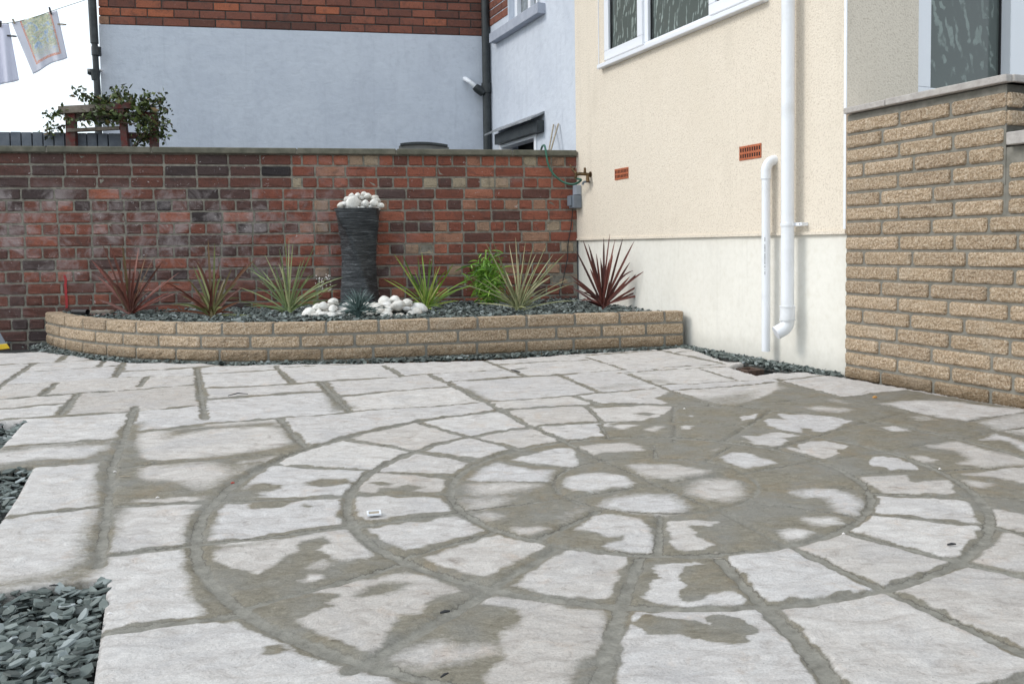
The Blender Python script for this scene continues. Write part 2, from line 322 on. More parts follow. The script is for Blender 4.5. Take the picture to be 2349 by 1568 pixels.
def polysdf(P, poly):
    """signed distance, positive inside"""
    a = poly; b = np.roll(poly, -1, 0); d = np.full(len(P), 1e9); ins = np.zeros(len(P), bool)
    for i in range(len(a)):
        e = b[i]-a[i]; w = P-a[i]; t = np.clip((w@e)/(e@e+1e-12), 0, 1)
        d = np.minimum(d, np.hypot(*(w-t[:, None]*e).T))
        c1 = (a[i, 1] > P[:, 1]) != (b[i, 1] > P[:, 1])
        xx = (b[i, 0]-a[i, 0])*(P[:, 1]-a[i, 1])/((b[i, 1]-a[i, 1]) or 1e-12)+a[i, 0]
        ins ^= c1 & (P[:, 0] < xx)
    return np.where(ins, d, -d)
def vnoise(P, f, seed=0, oct=3):
    r = np.zeros(len(P)); amp = 1.; tot = 0
    for o in range(oct):
        q = P*f*(2**o)+seed*17.3+o*5.1; i = np.floor(q).astype(np.int64); t = q-i; t = t*t*(3-2*t)
        def h(x, y):
            k = (x*374761393+y*668265263+seed*144665) & 0xffffffff; k = ((k ^ (k >> 13))*1274126177) & 0xffffffff
            return ((k ^ (k >> 16)) & 0xffff)/65535.
        v = (h(i[:, 0], i[:, 1])*(1-t[:, 0])+h(i[:, 0]+1, i[:, 1])*t[:, 0])*(1-t[:, 1])+(h(i[:, 0], i[:, 1]+1)*(1-t[:, 0])+h(i[:, 0]+1, i[:, 1]+1)*t[:, 0])*t[:, 1]
        r += v*amp; tot += amp; amp *= .5
    return r/tot-.5
def joint_dist(P):
    """distance to the nearest joint edge; negative in the joint"""
    r = np.hypot(*(P-CC).T); d = np.full(len(P), 9.)
    for k, (rad, hw) in enumerate(zip(RR, (.006, .010, .012, .0135))): d = np.minimum(d, np.abs(r-rad)-hw)
    for p, q, hw in SEG:
        lo = np.minimum(p, q)-.14; hi = np.maximum(p, q)+.14
        m = np.where((P[:, 0] > lo[0]) & (P[:, 0] < hi[0]) & (P[:, 1] > lo[1]) & (P[:, 1] < hi[1]))[0]
        if not len(m): continue
        e = q-p; w = P[m]-p; t = np.clip((w@e)/(e@e+1e-12), 0, 1)
        d[m] = np.minimum(d[m], np.hypot(*(w-t[:, None]*e).T)-hw)
    return d
BORDER = tile('S', '''-1100 880 -300 872 0 859 96 857 140 862 190 867 234 877 330 884 500 886 552 890 667 888 930 885 1177 879 1300 871 1400 863 1520 856 1605 851 1660 846 1699 855 1767 881 1814 884 1776 895 1845 914 1902 908 1962 908 2010 914 2064 921 2300 961 2497 995 2750 1035 3100 1095 3400 1150 3600 3000 -2600 3000 -1500 900'''.split())
BEDS = [tile('S', '-420 1062 0 1026 62 1024 3 1088 0 1092 -420 1130'.split()), tile('S', '-420 1205 0 1142 83 1133 58 1180 42 1210 0 1272 -420 1390'.split()),
        tile('S', '-700 1590 0 1441 178 1415 262 1408 255 1480 246 1540 228 1667 215 1800 190 2100 -700 2100'.split())]
# dry patches inside damp, mortar-smeared slabs: (tile, softness m, strength, points)
DRY = [
('C', .02, 1, '850 950 1000 930 1250 925 1400 950 1540 1020 1440 1060 1250 1070 1080 1110 900 1105 800 1060 800 1000'),
('C', .03, .95, '1520 830 1700 815 2092 850 2352 900 2192 930 1972 975 1700 940 1600 880'),
('D', .045, 1, '400 1080 540 1000 680 985 800 1000 880 1070 870 1150 720 1190 560 1175 420 1130'),
('C', .045, 1, '1230 1270 1400 1180 1700 1160 1880 1170 2080 1280 1960 1335 1860 1355 1560 1325'),
('C', .03, 1, '-220 970 -100 880 60 800 250 850 420 890 640 890 590 950 530 1000 300 1000 0 990 -200 985'),
('C', .012, 1, '230 755 550 680 720 640 880 650 920 760 935 810 860 830 480 795'),
('C', .02, 1, '970 620 1200 590 1450 580 1600 610 1640 655 1400 670 1200 670 1130 695'),
('D', .03, .6, '560 655 680 630 640 665'),
('D', .015, 1, '700 750 830 700 960 705 1110 740 1290 795 1180 830 980 855 850 825'),
('D', .035, .95, '1520 1115 1750 1100 1980 1105 2140 1150 2220 1230 2170 1340 2050 1340 1980 1240 1850 1165 1650 1150'),
('D', .025, .9, '1600 1395 1720 1405 1900 1400 1990 1450 1880 1485 1760 1475'),
('H', .02, .95, '1970 115 2080 90 2200 92 2240 118 2160 165 2060 190'),
('H', .008, 1, '905 15 1150 5 1370 18 1290 62 1090 48 1078 88 1150 110 1130 160 1250 200 1312 235 1210 292 1000 292 930 235 945 150 908 100'),
('H', .012, 1, '15 95 223 -22 300 -40 450 -25 615 -5 700 70 765 240 740 300 600 305 420 275 290 258 350 222 480 195 515 145 330 155 150 105'),
('G', .02, .9, '1390 80 1600 72 1710 98 1560 132 1440 122'),
('B', .03, .8, '1670 1370 1750 1335 1890 1380 1800 1415'),
('C', .06, .55, '780 1390 920 1300 1060 1290 950 1390 790 1450'),
('C', .045, .85, '-230 1040 200 1035 470 1040 330 1085 120 1120 -180 1130 -240 1080'),
('C', .05, .75, '-280 1200 -100 1180 150 1180 80 1240 -20 1270 -200 1300'),
('C', .02, 1, '1330 402 1420 383 1580 392 1400 432'), ('C', .025, .9, '1690 440 1790 402 1860 408 1760 452'),
('D', .012, 1, '280 412 340 395 400 405 350 438 305 434'), ('D', .01, 1, '355 292 375 282 403 285 380 296'),
('D', .01, 1, '955 508 1130 508 1250 468 1400 468 1570 498 1340 530 1425 560 1350 605 1220 610 1080 560'),
('D', .006, 1, '1545 610 1690 560 1880 562 2085 605 2040 638 1940 645 2012 690 1830 738 1740 732 1620 665'),
('E', .007, 1, '540 760 600 732 700 728 860 760 1010 808 1080 865 900 872 760 882 700 842 580 825 545 795'),
('E', .01, 1, '480 960 700 945 935 938 990 1000 1060 1012 1380 992 1475 1120 1400 1142 750 1132 620 1060'),
('H', .006, 1, '740 430 900 428 1150 400 1225 410 1060 440 970 575 1075 620 1000 690 1000 748 1110 790 1230 742 1330 705 1540 700 1645 765 1500 812 900 802 640 750 740 590 835 545 765 505'),
('F', .012, 1, '465 265 900 228 1280 160 1740 88 1850 180 1975 310 1940 350 1700 372 1560 310 1470 270 1630 195 1555 150 1370 172 1255 225 1290 265 1140 310 1000 450 900 505 700 440 480 360'),
('F', .012, 1, '1300 580 1400 515 1480 505 1515 540 1330 592'), ('F', .03, .9, '1410 435 1530 385 1545 415'),
('F', .012, 1, '1310 705 1600 630 1840 550 1940 570 2330 508 2460 528 2800 690 2600 722 2440 890 2260 905 2120 1060 2060 1180 2000 1262 1500 1115 1230 955 1400 905 1570 835 1470 800 1690 735 1650 700'),
('G', .015, 1, '1060 770 1200 725 1640 760 1850 838 2180 850 2240 960 2200 1230 1950 1400 1880 1750 1150 1750 1130 1460 1330 1320 1250 1200 1300 1060 1480 1010 1540 930 1380 830 1200 815'),
('G', .03, .85, '250 1310 480 1200 700 1140 800 1220 1150 1180 1180 1260 900 1330 580 1380 370 1370'),
('E', .03, 1, '1200 620 1500 570 1600 600 1900 690 2150 725 2420 780 2000 825 1820 842 1580 812 1700 775 1550 660 1400 640'),
('E', .02, .95, '1000 738 1150 728 1290 765 1180 785'),
('E', .02, 1, '1600 930 1850 905 2240 845 2500 850 2500 1020 2240 1010 1900 962'), ('E', .025, 1, '1610 1005 1870 1030 1760 1060'),
('E', .012, 1, '1885 1470 1940 1400 1905 1305 2240 1355 2500 1380 2500 1550 2200 1530'),
('E', .015, 1, '700 420 830 403 1000 452 830 456'), ('O', .03, .5, '1370 455 1560 450 1640 485 1480 490'),
('D', .012, 1, '1190 345 1220 315 1440 328 1320 255 1500 260 1900 288 2125 345 1830 458 1740 452 1690 420 1550 405 1600 472 1450 452 1230 388'),
('D', .008, 1, '930 338 930 300 1115 268 1090 312'),
('C', .008, 1, '1100 210 1300 183 1720 172 1935 180 1945 215 1880 255 1800 295 1700 320 1530 345 1230 362 1180 300'),
('O', .04, .7, '500 375 700 368 920 392 860 430 640 412'), ('O', .05, .5, '670 310 800 298 900 330 1040 350 900 350 760 340'),
('O', .05, .6, '-40 215 150 200 350 205 400 222 250 235 0 248'),
('O', .03, .95, '1160 345 1300 330 1500 328 1780 330 2100 382 2360 400 2200 450 1980 458 1880 480 1650 448 1400 400'),
('O', .05, .7, '1980 500 2349 428 2700 400 2700 640 2350 600 2150 570'),
('O', .02, .95, '2000 642 2130 608 2230 630 2349 680 2700 720 2700 800 2380 750 2240 655 2130 642'),
('N', .03, .9, '1500 600 2000 570 2349 545 2600 560 2300 590 1900 600'),
]
ZONE = [('S', '1463 1046 1490 1036 1455 1000 1440 985 1640 986 1600 970 1640 955 1760 988 1800 990 1880 960 1900 930 2052 969 2210 951 2330 968 2500 998 2760 1040 2760 1360 2440 1290 2395 1270 2360 1210 2280 1206 2110 1198 2050 1140 2000 1110 1900 1080 1700 1070 1500 1075'),
        ('S', '1440 982 1650 990 1640 1036 1480 1034'), ('S', '1340 1110 1480 1108 1600 1100 1600 1060 1490 1060 1470 1090'),
        ('S', '1562 1362 1600 1358 1757 1362 1872 1479 1700 1482 1518 1482'),
        ('F', '420 240 900 210 1760 60 2010 330 2300 440 2234 500 1000 720 640 600 450 400'),
        ('F', '1000 740 2234 460 2500 510 3150 620 3100 700 2760 900 2400 1300 2100 1400 1500 1150 1100 950'),
        ('G', '1180 680 1700 720 2234 820 2300 900 2200 1300 2080 1720 400 1720 0 1400 600 960')]
# smears of mortar slurry on otherwise clean slabs
WET = [
('B', .012, 1, '440 1012 560 1000 740 1032 640 1052 530 1048'), ('B', .015, 1, '520 1130 560 1080 700 1075 850 1040 1060 1050 900 1100 1280 1110 1290 1190 1000 1180 700 1170'),
('A', .02, 1, '900 1085 960 1030 1080 1002 1310 1040 1200 1090 950 1112'), ('A', .02, 1, '1520 1015 1700 970 2000 975 2020 1035 1700 1062'),
('A', .012, 1, '940 1292 1300 1265 1460 1200 1000 1180 900 1250'), ('A', .012, 1, '1500 1280 1560 1230 1670 1262 1600 1282'), ('A', .03, 1, '480 1110 700 1050 850 1080 1100 1140 800 1210 500 1200'),
('F', .02, 1, '225 280 450 270 480 420 850 560 1300 600 1300 680 1450 700 1650 720 1480 800 1560 840 1200 935 870 980 600 940 400 890 360 830 250 700 230 590 205 430'),
('F', .02, 1, '1800 735 1950 655 2100 600 2240 608 2400 610 2200 705 1900 745'),
('F', .008, 1, '935 1280 960 1220 1060 1190 1185 1228 1090 1270 1000 1292'),
('H', .005, 1, '555 970 700 903 900 945 1150 960 1320 1022 1250 930 1290 898 1500 910 1640 980 1785 1060 1750 1105 1640 1112 1692 1190 1600 1200 1330 1180 1020 1122 1000 1095 700 1072'),
('C', .005, 1, '1525 262 1650 250 1785 265 1720 281 1600 279'),
('F', .02, 1, '820 960 900 900 1250 960 1560 1140 1850 1250 2100 1350 2100 1430 1900 1430 1300 1270 1200 1180'),
('K', .05, 1, '760 -150 960 -150 900 250 720 690 560 790 620 500 700 300'), ('K', .03, .9, '780 130 1000 60 1300 80 1400 160 900 220'),
('A', .05, .8, '0 780 400 730 1100 640 1400 600 1500 690 900 800 1050 800 760 880 400 800 0 850'), ('A', .04, .9, '1250 400 1350 430 1560 640 1300 700 1380 560'),
('A', .05, .75, '0 430 500 380 1300 340 1250 400 600 420 0 540'), ('A', .05, .8, '0 990 200 1010 480 1120 400 1180 0 1150'), ('A', .05, .7, '480 1000 760 900 1050 800 1180 800 700 1130 450 1110'),
('A', .04, .9, '1750 20 1850 60 2100 200 1850 230 1800 120'), ('K', .06, .75, '-200 820 0 800 250 760 560 720 560 800 0 890 -200 900'), ('J', .06, .8, '-100 1160 400 1140 900 1100 1300 1060 1330 1300 1000 1280 1150 1150 500 1170 -100 1230'),
('J', .04, .8, '-100 1350 400 1290 900 1280 1200 1250 1300 1300 900 1340 -100 1410'), ('J', .04, .9, '1330 960 1560 880 1500 1050 1500 1568 1180 1568 1200 1400 1330 1150'),
('A', .03, .9, '300 1300 500 1200 560 1340 460 1568 300 1568 350 1420'), ('F', .03, .9, '260 -40 440 -40 410 200 440 280 230 280 210 200'),
('G', .05, .6, '2000 1330 2234 1240 2150 1568 1950 1568 1900 1480'), ('M', .03, .7, '1150 430 1350 560 1500 600 1280 610 1080 500'), ('H', .02, 1, '440 480 600 380 760 430 720 600 640 740 480 760 330 760 400 680 440 560'),
('N', .06, .55, '1340 600 1700 650 2349 560 2349 780 1900 760 1500 680'), ('N', .05, .45, '850 380 1150 500 1500 520 1300 450'), ('N', .05, .4, '350 540 700 480 1000 480 1100 510 600 580'),
('O', .05, .6, '-60 370 300 350 680 300 860 300 480 345 560 395 900 430 1250 380 1330 410 1000 480 500 420 0 400'), ('O', .05, .6, '860 310 1300 250 1560 250 1250 330 1150 345 1300 390 1250 405'),
]
def wetness(P, jd):
    w0 = np.stack([vnoise(P*[1, 1.6], 9, 3, 4), vnoise(P*[1, 1.6], 9, 4, 4)], 1)*.05
    w1 = np.stack([vnoise(P*[1, 2.5], 40, 5, 3), vnoise(P*[1, 2.5], 40, 6, 3)], 1)*.016
    Q = P+w0*.35+w1
    bandw = np.clip(.006+vnoise(P, 2.2, 8, 2)*.045, .002, .05)
    near = np.clip((2.9-P[:, 1])/1.0, 0, 1)*np.clip(1-np.hypot(*(P-CC).T)*.35, 0, 1)
    dry = np.clip((jd-bandw*.4+vnoise(P, 30, 11, 3)*.022)/(.008+bandw*.8), 0, 1)
    r = np.hypot(*(Q-CC).T)
    zone = np.clip((RR[1]-r)/.012, 0, 1)
    def sm(sd, s): return np.clip(sd/(2*s)+.5, 0, 1)
    def rg(poly, pad=.1):
        lo = poly.min(0)-pad; hi = poly.max(0)+pad
        return np.where((P[:, 0] > lo[0]) & (P[:, 0] < hi[0]) & (P[:, 1] > lo[1]) & (P[:, 1] < hi[1]))[0]
    for t, s in ZONE:
        pl = tile(t, s.split()); m = rg(pl); 
        if len(m): zone[m] = np.maximum(zone[m], sm(polysdf(Q[m], pl), .015))
    patch = np.zeros(len(P))
    for t, s, a, pts in DRY:
        pl = tile(t, pts.split()); m = rg(pl)
        if len(m): patch[m] = np.maximum(patch[m], a*sm(polysdf(Q[m], pl)+s*.4, s))
    dryz = np.minimum(patch, np.clip((jd+.004)/.01, 0, 1))
    d = dry*(1-zone)+dryz*zone
    for t, s, a, pts in WET:
        pl = tile(t, pts.split()); m = rg(pl)
        if len(m): d[m] = d[m]*(1-a*sm(polysdf(Q[m], pl), s))
    return 1-d
# grid, finer towards the near edge of the patio
xs = np.arange(-4.6, 3.3, .0075); ys = [0.95]
while ys[-1] < 6.3: ys.append(ys[-1]+.0045+.0019*(ys[-1]-.95))
ys = np.array(ys); X, Y = np.meshgrid(xs, ys); P = np.stack([X.ravel(), Y.ravel()], 1)
vx = (P[:, 0]*F/P[:, 1]+CX)
keep = (vx > -950) & (vx < 2349+900) & (P[:, 0] > -4.6) & (P[:, 0] < 3.3)
idx = np.where(keep)[0]; Pk = P[idx]
bd = polysdf(Pk, BORDER)
for b in BEDS: bd = np.minimum(bd, -polysdf(Pk, b))
def bdf(Q):
    b_ = polysdf(Q, BORDER)
    for b in BEDS: b_ = np.minimum(b_, -polysdf(Q, b))
    return b_
inside = bd > -.0105
nearb = np.where(inside & (bd < .0035))[0]
for _ in range(2):                                            # slide rim vertices onto the cut edge
    Q = Pk[nearb]; b0 = bdf(Q); gx_ = (bdf(Q+[.002, 0])-b0)/.002; gy_ = (bdf(Q+[0, .002])-b0)/.002
    Pk[nearb] = Q-np.stack([gx_, gy_], 1)*b0[:, None]
jd = joint_dist(Pk) + vnoise(Pk, 28, 1, 3)*.012
wet = wetness(Pk, jd)
# number the slabs so each has its own tone and lie
cs = .015; gx = ((Pk[:, 0]-xs[0])/cs).astype(int); gy = ((Pk[:, 1]-ys[0])/cs).astype(int)
nxg, nyg = gx.max()+1, gy.max()+1; occ = np.zeros((nxg, nyg), bool); cnt = np.zeros((nxg, nyg))
np.add.at(cnt, (gx, gy), (jd > .004)*1.-(jd <= .004)*3.); occ = cnt > 0
lab = np.zeros((nxg, nyg), int); cur = 0
for sx_, sy_ in zip(*np.where(occ)):
    if lab[sx_, sy_]: continue
    cur += 1; st = [(sx_, sy_)]; lab[sx_, sy_] = cur
    while st:
        a, b = st.pop()
        for c_, d_ in ((a+1, b), (a-1, b), (a, b+1), (a, b-1)):
            if 0 <= c_ < nxg and 0 <= d_ < nyg and occ[c_, d_] and not lab[c_, d_]: lab[c_, d_] = cur; st.append((c_, d_))
tone = rng.uniform(0, 1, cur+1); tlt = rng.normal(0, .004, (cur+1, 2)); off = rng.uniform(-.0015, .0015, cur+1); ang = rng.uniform(-.5, .5, cur+1)
L_ = lab[gx, gy]
for _ in range(3):
    miss = L_ == 0
    for ox, oy in ((1, 0), (-1, 0), (0, 1), (0, -1)):
        m2 = miss & (L_ == 0); L_[m2] = lab[np.clip(gx[m2]+ox*(_+1), 0, nxg-1), np.clip(gy[m2]+oy*(_+1), 0, nyg-1)]
top = vnoise(Pk, 5, 21, 3)*.008+vnoise(Pk*[1, 2.2]+np.stack([L_*.37, L_*.11], 1), 18, 22, 4)*.009+vnoise(Pk, 60, 23, 2)*.0012+off[L_]
prof = np.clip((jd+.002)/.010, 0, 1)**.6
zz = top*prof + (1-prof)*(-.0055+vnoise(Pk, 22, 24, 3)*.004)
zz = np.where(bd < .0035, np.where(bd < -.002, -.035, -.006), zz)
vid = -np.ones(len(P), int); sel = np.where(inside)[0]; vid[idx[sel]] = np.arange(len(sel))
V = np.stack([Pk[sel, 0], Pk[sel, 1], zz[sel]], 1)
g = vid.reshape(X.shape); q = np.stack([g[:-1, :-1], g[:-1, 1:], g[1:, 1:], g[1:, :-1]], -1).reshape(-1, 4); q = q[(q >= 0).all(1)]
me = bpy.data.meshes.new('patio_paving'); me.vertices.add(len(V)); me.vertices.foreach_set('co', V.ravel().astype(np.float32))
me.loops.add(len(q)*4); me.loops.foreach_set('vertex_index', q.ravel().astype(np.int32)); me.polygons.add(len(q))
me.polygons.foreach_set('loop_start', np.arange(0, len(q)*4, 4, dtype=np.int32)); me.polygons.foreach_set('loop_total', np.full(len(q), 4, np.int32))
me.polygons.foreach_set('use_smooth', np.ones(len(q), bool)); me.update(calc_edges=True)
for nm, arr in (('joint', np.clip(jd, -.03, .05)[sel]), ('wet', wet[sel]), ('tone', tone[L_][sel])):
    at = me.attributes.new(nm, 'FLOAT', 'POINT'); at.data.foreach_set('value', arr.astype(np.float32))
def pavemat():
    m, n, p = new_mat('riven_paving'); v = coords(n)
    A_ = lambda k: N(n, 'Attribute', attribute_name=k).outputs['Fac']
    jt, wt, tn = A_('joint'), A_('wet'), A_('tone')
    n1 = noise(n, v, 70, 5, .65)
    str_ = noise(n, coords(n, (1, 1.7, 1)), 15, 7, .68, .9)
    n2 = noise(n, v, 4.5, 5, .6, .5)
    c = ramp(n, str_, [(.27, (.30, .268, .24)), (.39, (.47, .44, .415)), (.52, (.54, .515, .492)), (.72, (.61, .59, .568))])
    c = mix(n, 1., c, ramp(n, tn, [(0, (.88, .85, .82)), (.35, (1., .98, .96)), (.7, (.97, .975, 1.)), (1, (1.07, 1.06, 1.05))]), 'MULTIPLY')
    pk = noise(n, v, 7., 6, .7, 1.4)
    c = mix(n, math_(n, 'MULTIPLY', ramp(n, pk, [(.56, (0, 0, 0)), (.72, (1, 1, 1))]), .5), c, (.5, .385, .3))
    c = mix(n, math_(n, 'MULTIPLY', ramp(n, n2, [(.5, (0, 0, 0)), (.72, (1, 1, 1))]), .5), c, (.4, .39, .395))
    crack = noise(n, coords(n, (1, 1.5, 1)), 30, 6, .75, 1.6)
    c = mix(n, math_(n, 'MULTIPLY', ramp(n, crack, [(.3, (1, 1, 1)), (.37, (0, 0, 0))]), .6), c, (.13, .10, .085))
    speck = noise(n, v, 190, 2, .5)
    c = mix(n, math_(n, 'MULTIPLY', ramp(n, speck, [(.24, (1, 1, 1)), (.3, (0, 0, 0))]), .6), c, (.16, .14, .12))
    wn = math_(n, 'ADD', wt, math_(n, 'MULTIPLY', math_(n, 'SUBTRACT', noise(n, coords(n, (1, 1.8, 1)), 55, 6, .7, .4), .5), .75))
    wf = ramp(n, wn, [(.2, (0, 0, 0)), (.45, (.45, .45, .45)), (.68, (1, 1, 1))])
    cw = ramp(n, noise(n, coords(n, (1, 2, 1)), 30, 7, .75, 1.2), [(.28, (.1, .085, .06)), (.42, (.185, .165, .125)), (.55, (.225, .203, .158)), (.72, (.31, .285, .23))])
    gy_ = noise(n, v, 6., 4, .6, .4)
    cw = mix(n, math_(n, 'MULTIPLY', ramp(n, gy_, [(.42, (0, 0, 0)), (.62, (1, 1, 1))]), .65), cw, (.225, .22, .202))
    bl = noise(n, v, 5.5, 6, .7, 1.)
    cw = mix(n, math_(n, 'MULTIPLY', ramp(n, bl, [(.52, (0, 0, 0)), (.7, (1, 1, 1))]), .5), cw, (.25, .19, .115))
    c = mix(n, 1., mix(n, wf, c, cw), ramp(n, noise(n, v, 240, 3, .7), [(.3, (.84, .84, .84)), (.7, (1.12, 1.12, 1.12))]), 'MULTIPLY')
    jn = math_(n, 'ADD', jt, math_(n, 'MULTIPLY', math_(n, 'SUBTRACT', n1, .5), .02))
    jf = ramp(n, math_(n, 'MULTIPLY_ADD', jn, 50., .5), [(.3, (1, 1, 1)), (.62, (0, 0, 0))])
    cm = ramp(n, noise(n, v, 32, 6, .7, .3), [(.3, (.15, .142, .12)), (.5, (.235, .225, .195)), (.72, (.32, .305, .265))])
    c = mix(n, math_(n, 'MULTIPLY', jf, .85), c, cm)
    # thin dark shrinkage crack beside some joints
    ck = ramp(n, math_(n, 'MULTIPLY_ADD', jn, 60., .5), [(.36, (0, 0, 0)), (.47, (1, 1, 1)), (.58, (0, 0, 0))])
    ck = math_(n, 'MULTIPLY', ck, ramp(n, noise(n, v, 3.2, 5, .65), [(.42, (.12, .12, .12)), (.56, (1, 1, 1))]))
    c = mix(n, math_(n, 'MULTIPLY', ck, .7), c, (.05, .043, .035))
    n.links.new(c, p.inputs['Base Color'])
    n.links.new(ramp(n, wf, [(0, (.8, .8, .8)), (1, (.62, .62, .62))]), p.inputs['Roughness']); p.inputs['Specular IOR Level'].default_value = .3
    h = math_(n, 'ADD', math_(n, 'MULTIPLY', str_, 1.), math_(n, 'MULTIPLY', n1, .35)); h = math_(n, 'ADD', h, math_(n, 'MULTIPLY', crack, .6))
    bump(n, p, h, .95, .008)
    return m
me.materials.append(pavemat())
po = bpy.data.objects.new('patio_paving', me); col.objects.link(po); tag(po, 'riven pale paving with a circular slab feature and damp grey mortar joints', kind='structure')
# ---------------------------------------------------------------- masonry
def block(mb, fr, u0, u1, z0, z1, d0, d1, nu=5, nz=3, r=.006, nzs=.0015, rough=0., aj=1.):
    """one face-brick: rounded, slightly irregular front face standing d1 proud on a body from d0"""
    L, Hh = u1-u0, z1-z0
    au = np.concatenate([[0, r*.35, r*1.3], np.linspace(r*3, L-r*3, nu), [L-r*1.3, L-r*.35, L]])
    az = np.concatenate([[0, r*.35, r*1.3], np.linspace(r*2.6, Hh-r*2.6, nz), [Hh-r*1.3, Hh-r*.35, Hh]])
    U, Zz = np.meshgrid(au, az, indexing='ij')
    du_ = np.minimum(U, L-U); dz_ = np.minimum(Zz, Hh-Zz)
    e = np.minimum(np.minimum(du_, dz_)/(r*1.3), 1)
    ec = np.clip(1-(np.clip(1-du_/(2.2*r), 0, 1)**2+np.clip(1-dz_/(2.2*r), 0, 1)**2), 0, 1)
    e = np.minimum(e, ec**.5)
    D = d0+(d1-d0)*np.sqrt(np.clip(1-(1-e)**2, 0, 1))
    jit = rng.normal(0, nzs, U.shape)+rng.normal(0, nzs*.6)
    if rough: jit = jit+vnoise(np.stack([(U+rng.uniform(0, 50)).ravel(), Zz.ravel()+rng.uniform(0, 50)], 1), 24, 5, 3).reshape(U.shape)*.013
    D = D+(jit+rough*(rng.random(U.shape)-.4))*(e > .6)
    U = U+u0+rng.normal(0, nzs*.8, U.shape)*(e > 0); Zz = Zz+z0+rng.normal(0, nzs*.6, Zz.shape)*(e > 0)
    v = fr(U, Zz, D).reshape(-1, 3); k = U.shape[1]
    f = [(i*k+j, (i+1)*k+j, (i+1)*k+j+1, i*k+j+1) for i in range(U.shape[0]-1) for j in range(k-1)]
    mb.add(v, f)
CT = .0857
# old red boundary wall
wall = empty('brick_wall', RED(2.3, 0), 'old red brick boundary wall with a weathered concrete coping behind the raised bed', 'wall')
ZT = 1.364
m = MB(); m.box(RED, -.0, 6.3, -.1, ZT, -.22, 0); m.build('mortar_bed', M_['mortar'], wall)
mb = MB()
USEAM = RED.at(668, 420)[0]
for k in range(17):
    z1 = ZT-.004-k*CT; z0 = z1-CT+.012
    def run(u, uend, kind):
        while u < uend-.03:
            L = (.228 if kind == 's' else .113)*random.uniform(.97, 1.03); e = min(u+L-.011, uend)
            uc = (u+e)/2; zc = (z0+z1)/2
            f = (uc-USEAM)/1.2
            if uc > USEAM:      # older left length
                t = random.gauss(.42, .15)
                if k < 3: t = random.gauss(.27, .12)
                elif k < 5 and random.random() < .4: t = random.gauss(.2, .05)
                if k > 13: t = random.gauss(.2, .08)
            else:
                t = random.gauss(.58, .14)
                if random.random() < .11: t = random.uniform(.2, .36)
                if kind == 'h' and random.random() < .15: t = random.uniform(.84, 1.)
                if k < 3: t += .06
                if k > 9: t -= .06
            mb.cur = min(max(t, 0), 1)
            block(mb, RED, u, e, z0, z1, -.002, random.uniform(.004, .009), 3 if kind == 's' else 2, 2, .007, .0021)
            u = u+L
    if k < 3:
        run(random.uniform(-.02, .0) - 0*.1, USEAM-.012, 'h' if k != 1 else 's'); run(USEAM+.0, 6.25, 's')
    else:
        run(.0-(.03 if k % 2 else .0)+.03, 6.25, 's' if (k == 3 or k % 2 == 1) else 'h')
mb.build('bricks', M_['brick'], wall)
cp = MB(); u = -.0
for L in [.52, .9, .74, 1.03, .71, .95, .98, .9]:
    cp.cur = random.random(); dz = random.uniform(-.002, .002)
    cp.box(RED, u+.004, u+L-.004, ZT+.002, 1.409+dz, -.27, .045); u += L
cj = cp.build('coping', M_['coping'], wall, bevel=.006)
m = MB(); m.box(RED, -.0, 6.3, ZT+.001, 1.400, -.262, .038); m.build('coping_joint', M_['mortar'], wall)
# red chalk stripe on the left part
u0_, zt_ = RED.at(148, 628); u1_, zb_ = RED.at(157, 706)
m = MB()
vv = []; nn = 12
for i in range(nn+1):
    z = zt_+(zb_-zt_)*i/nn; wob = random.uniform(-.004, .004)
    vv += [RED(u0_+wob, z, .0125), RED(u1_+wob, z, .0125)]
    vv += [RED(u0_+wob, z, .011), RED(u1_+wob, z, .011)]
ff = [(4*i, 4*i+1, 4*i+5, 4*i+4) for i in range(nn)]+[(4*i, 4*i+4, 4*i+6, 4*i+2) for i in range(nn)]+[(4*i+1, 4*i+3, 4*i+7, 4*i+5) for i in range(nn)]
m.add(vv, ff); m.build('paint_stripe', simple('red_chalk', (.42, .035, .04), (.3, .04, .04), 90, .9, .3, .001), wall)
# raised bed: curved split-face wall
PB = np.array([(-3.60, 6.12), (-3.557, 6.007), (-3.40, 5.83), (-3.23, 5.655), (-2.937, 5.40), (-2.647, 5.21), (-2.406, 5.09), (-1.948, 4.962), (-1.442, 4.945), (-.956, 5.032), (-.453, 5.15), (.073, 5.29), (.486, 5.39), (.835, 5.475)])
def densify(pts, step=.03):
    out = []                                                 # Catmull-Rom
    p = np.vstack([2*pts[0]-pts[1], pts, 2*pts[-1]-pts[-2]])
    for i in range(1, len(p)-2):
        n_ = max(2, int(np.linalg.norm(p[i+1]-p[i])/step))
        for t in np.arange(n_)/n_:
            out.append(.5*((2*p[i])+(-p[i-1]+p[i+1])*t+(2*p[i-1]-5*p[i]+4*p[i+1]-p[i+2])*t*t+(-p[i-1]+3*p[i]-3*p[i+1]+p[i+2])*t**3))
    out.append(pts[-1]); return np.array(out)
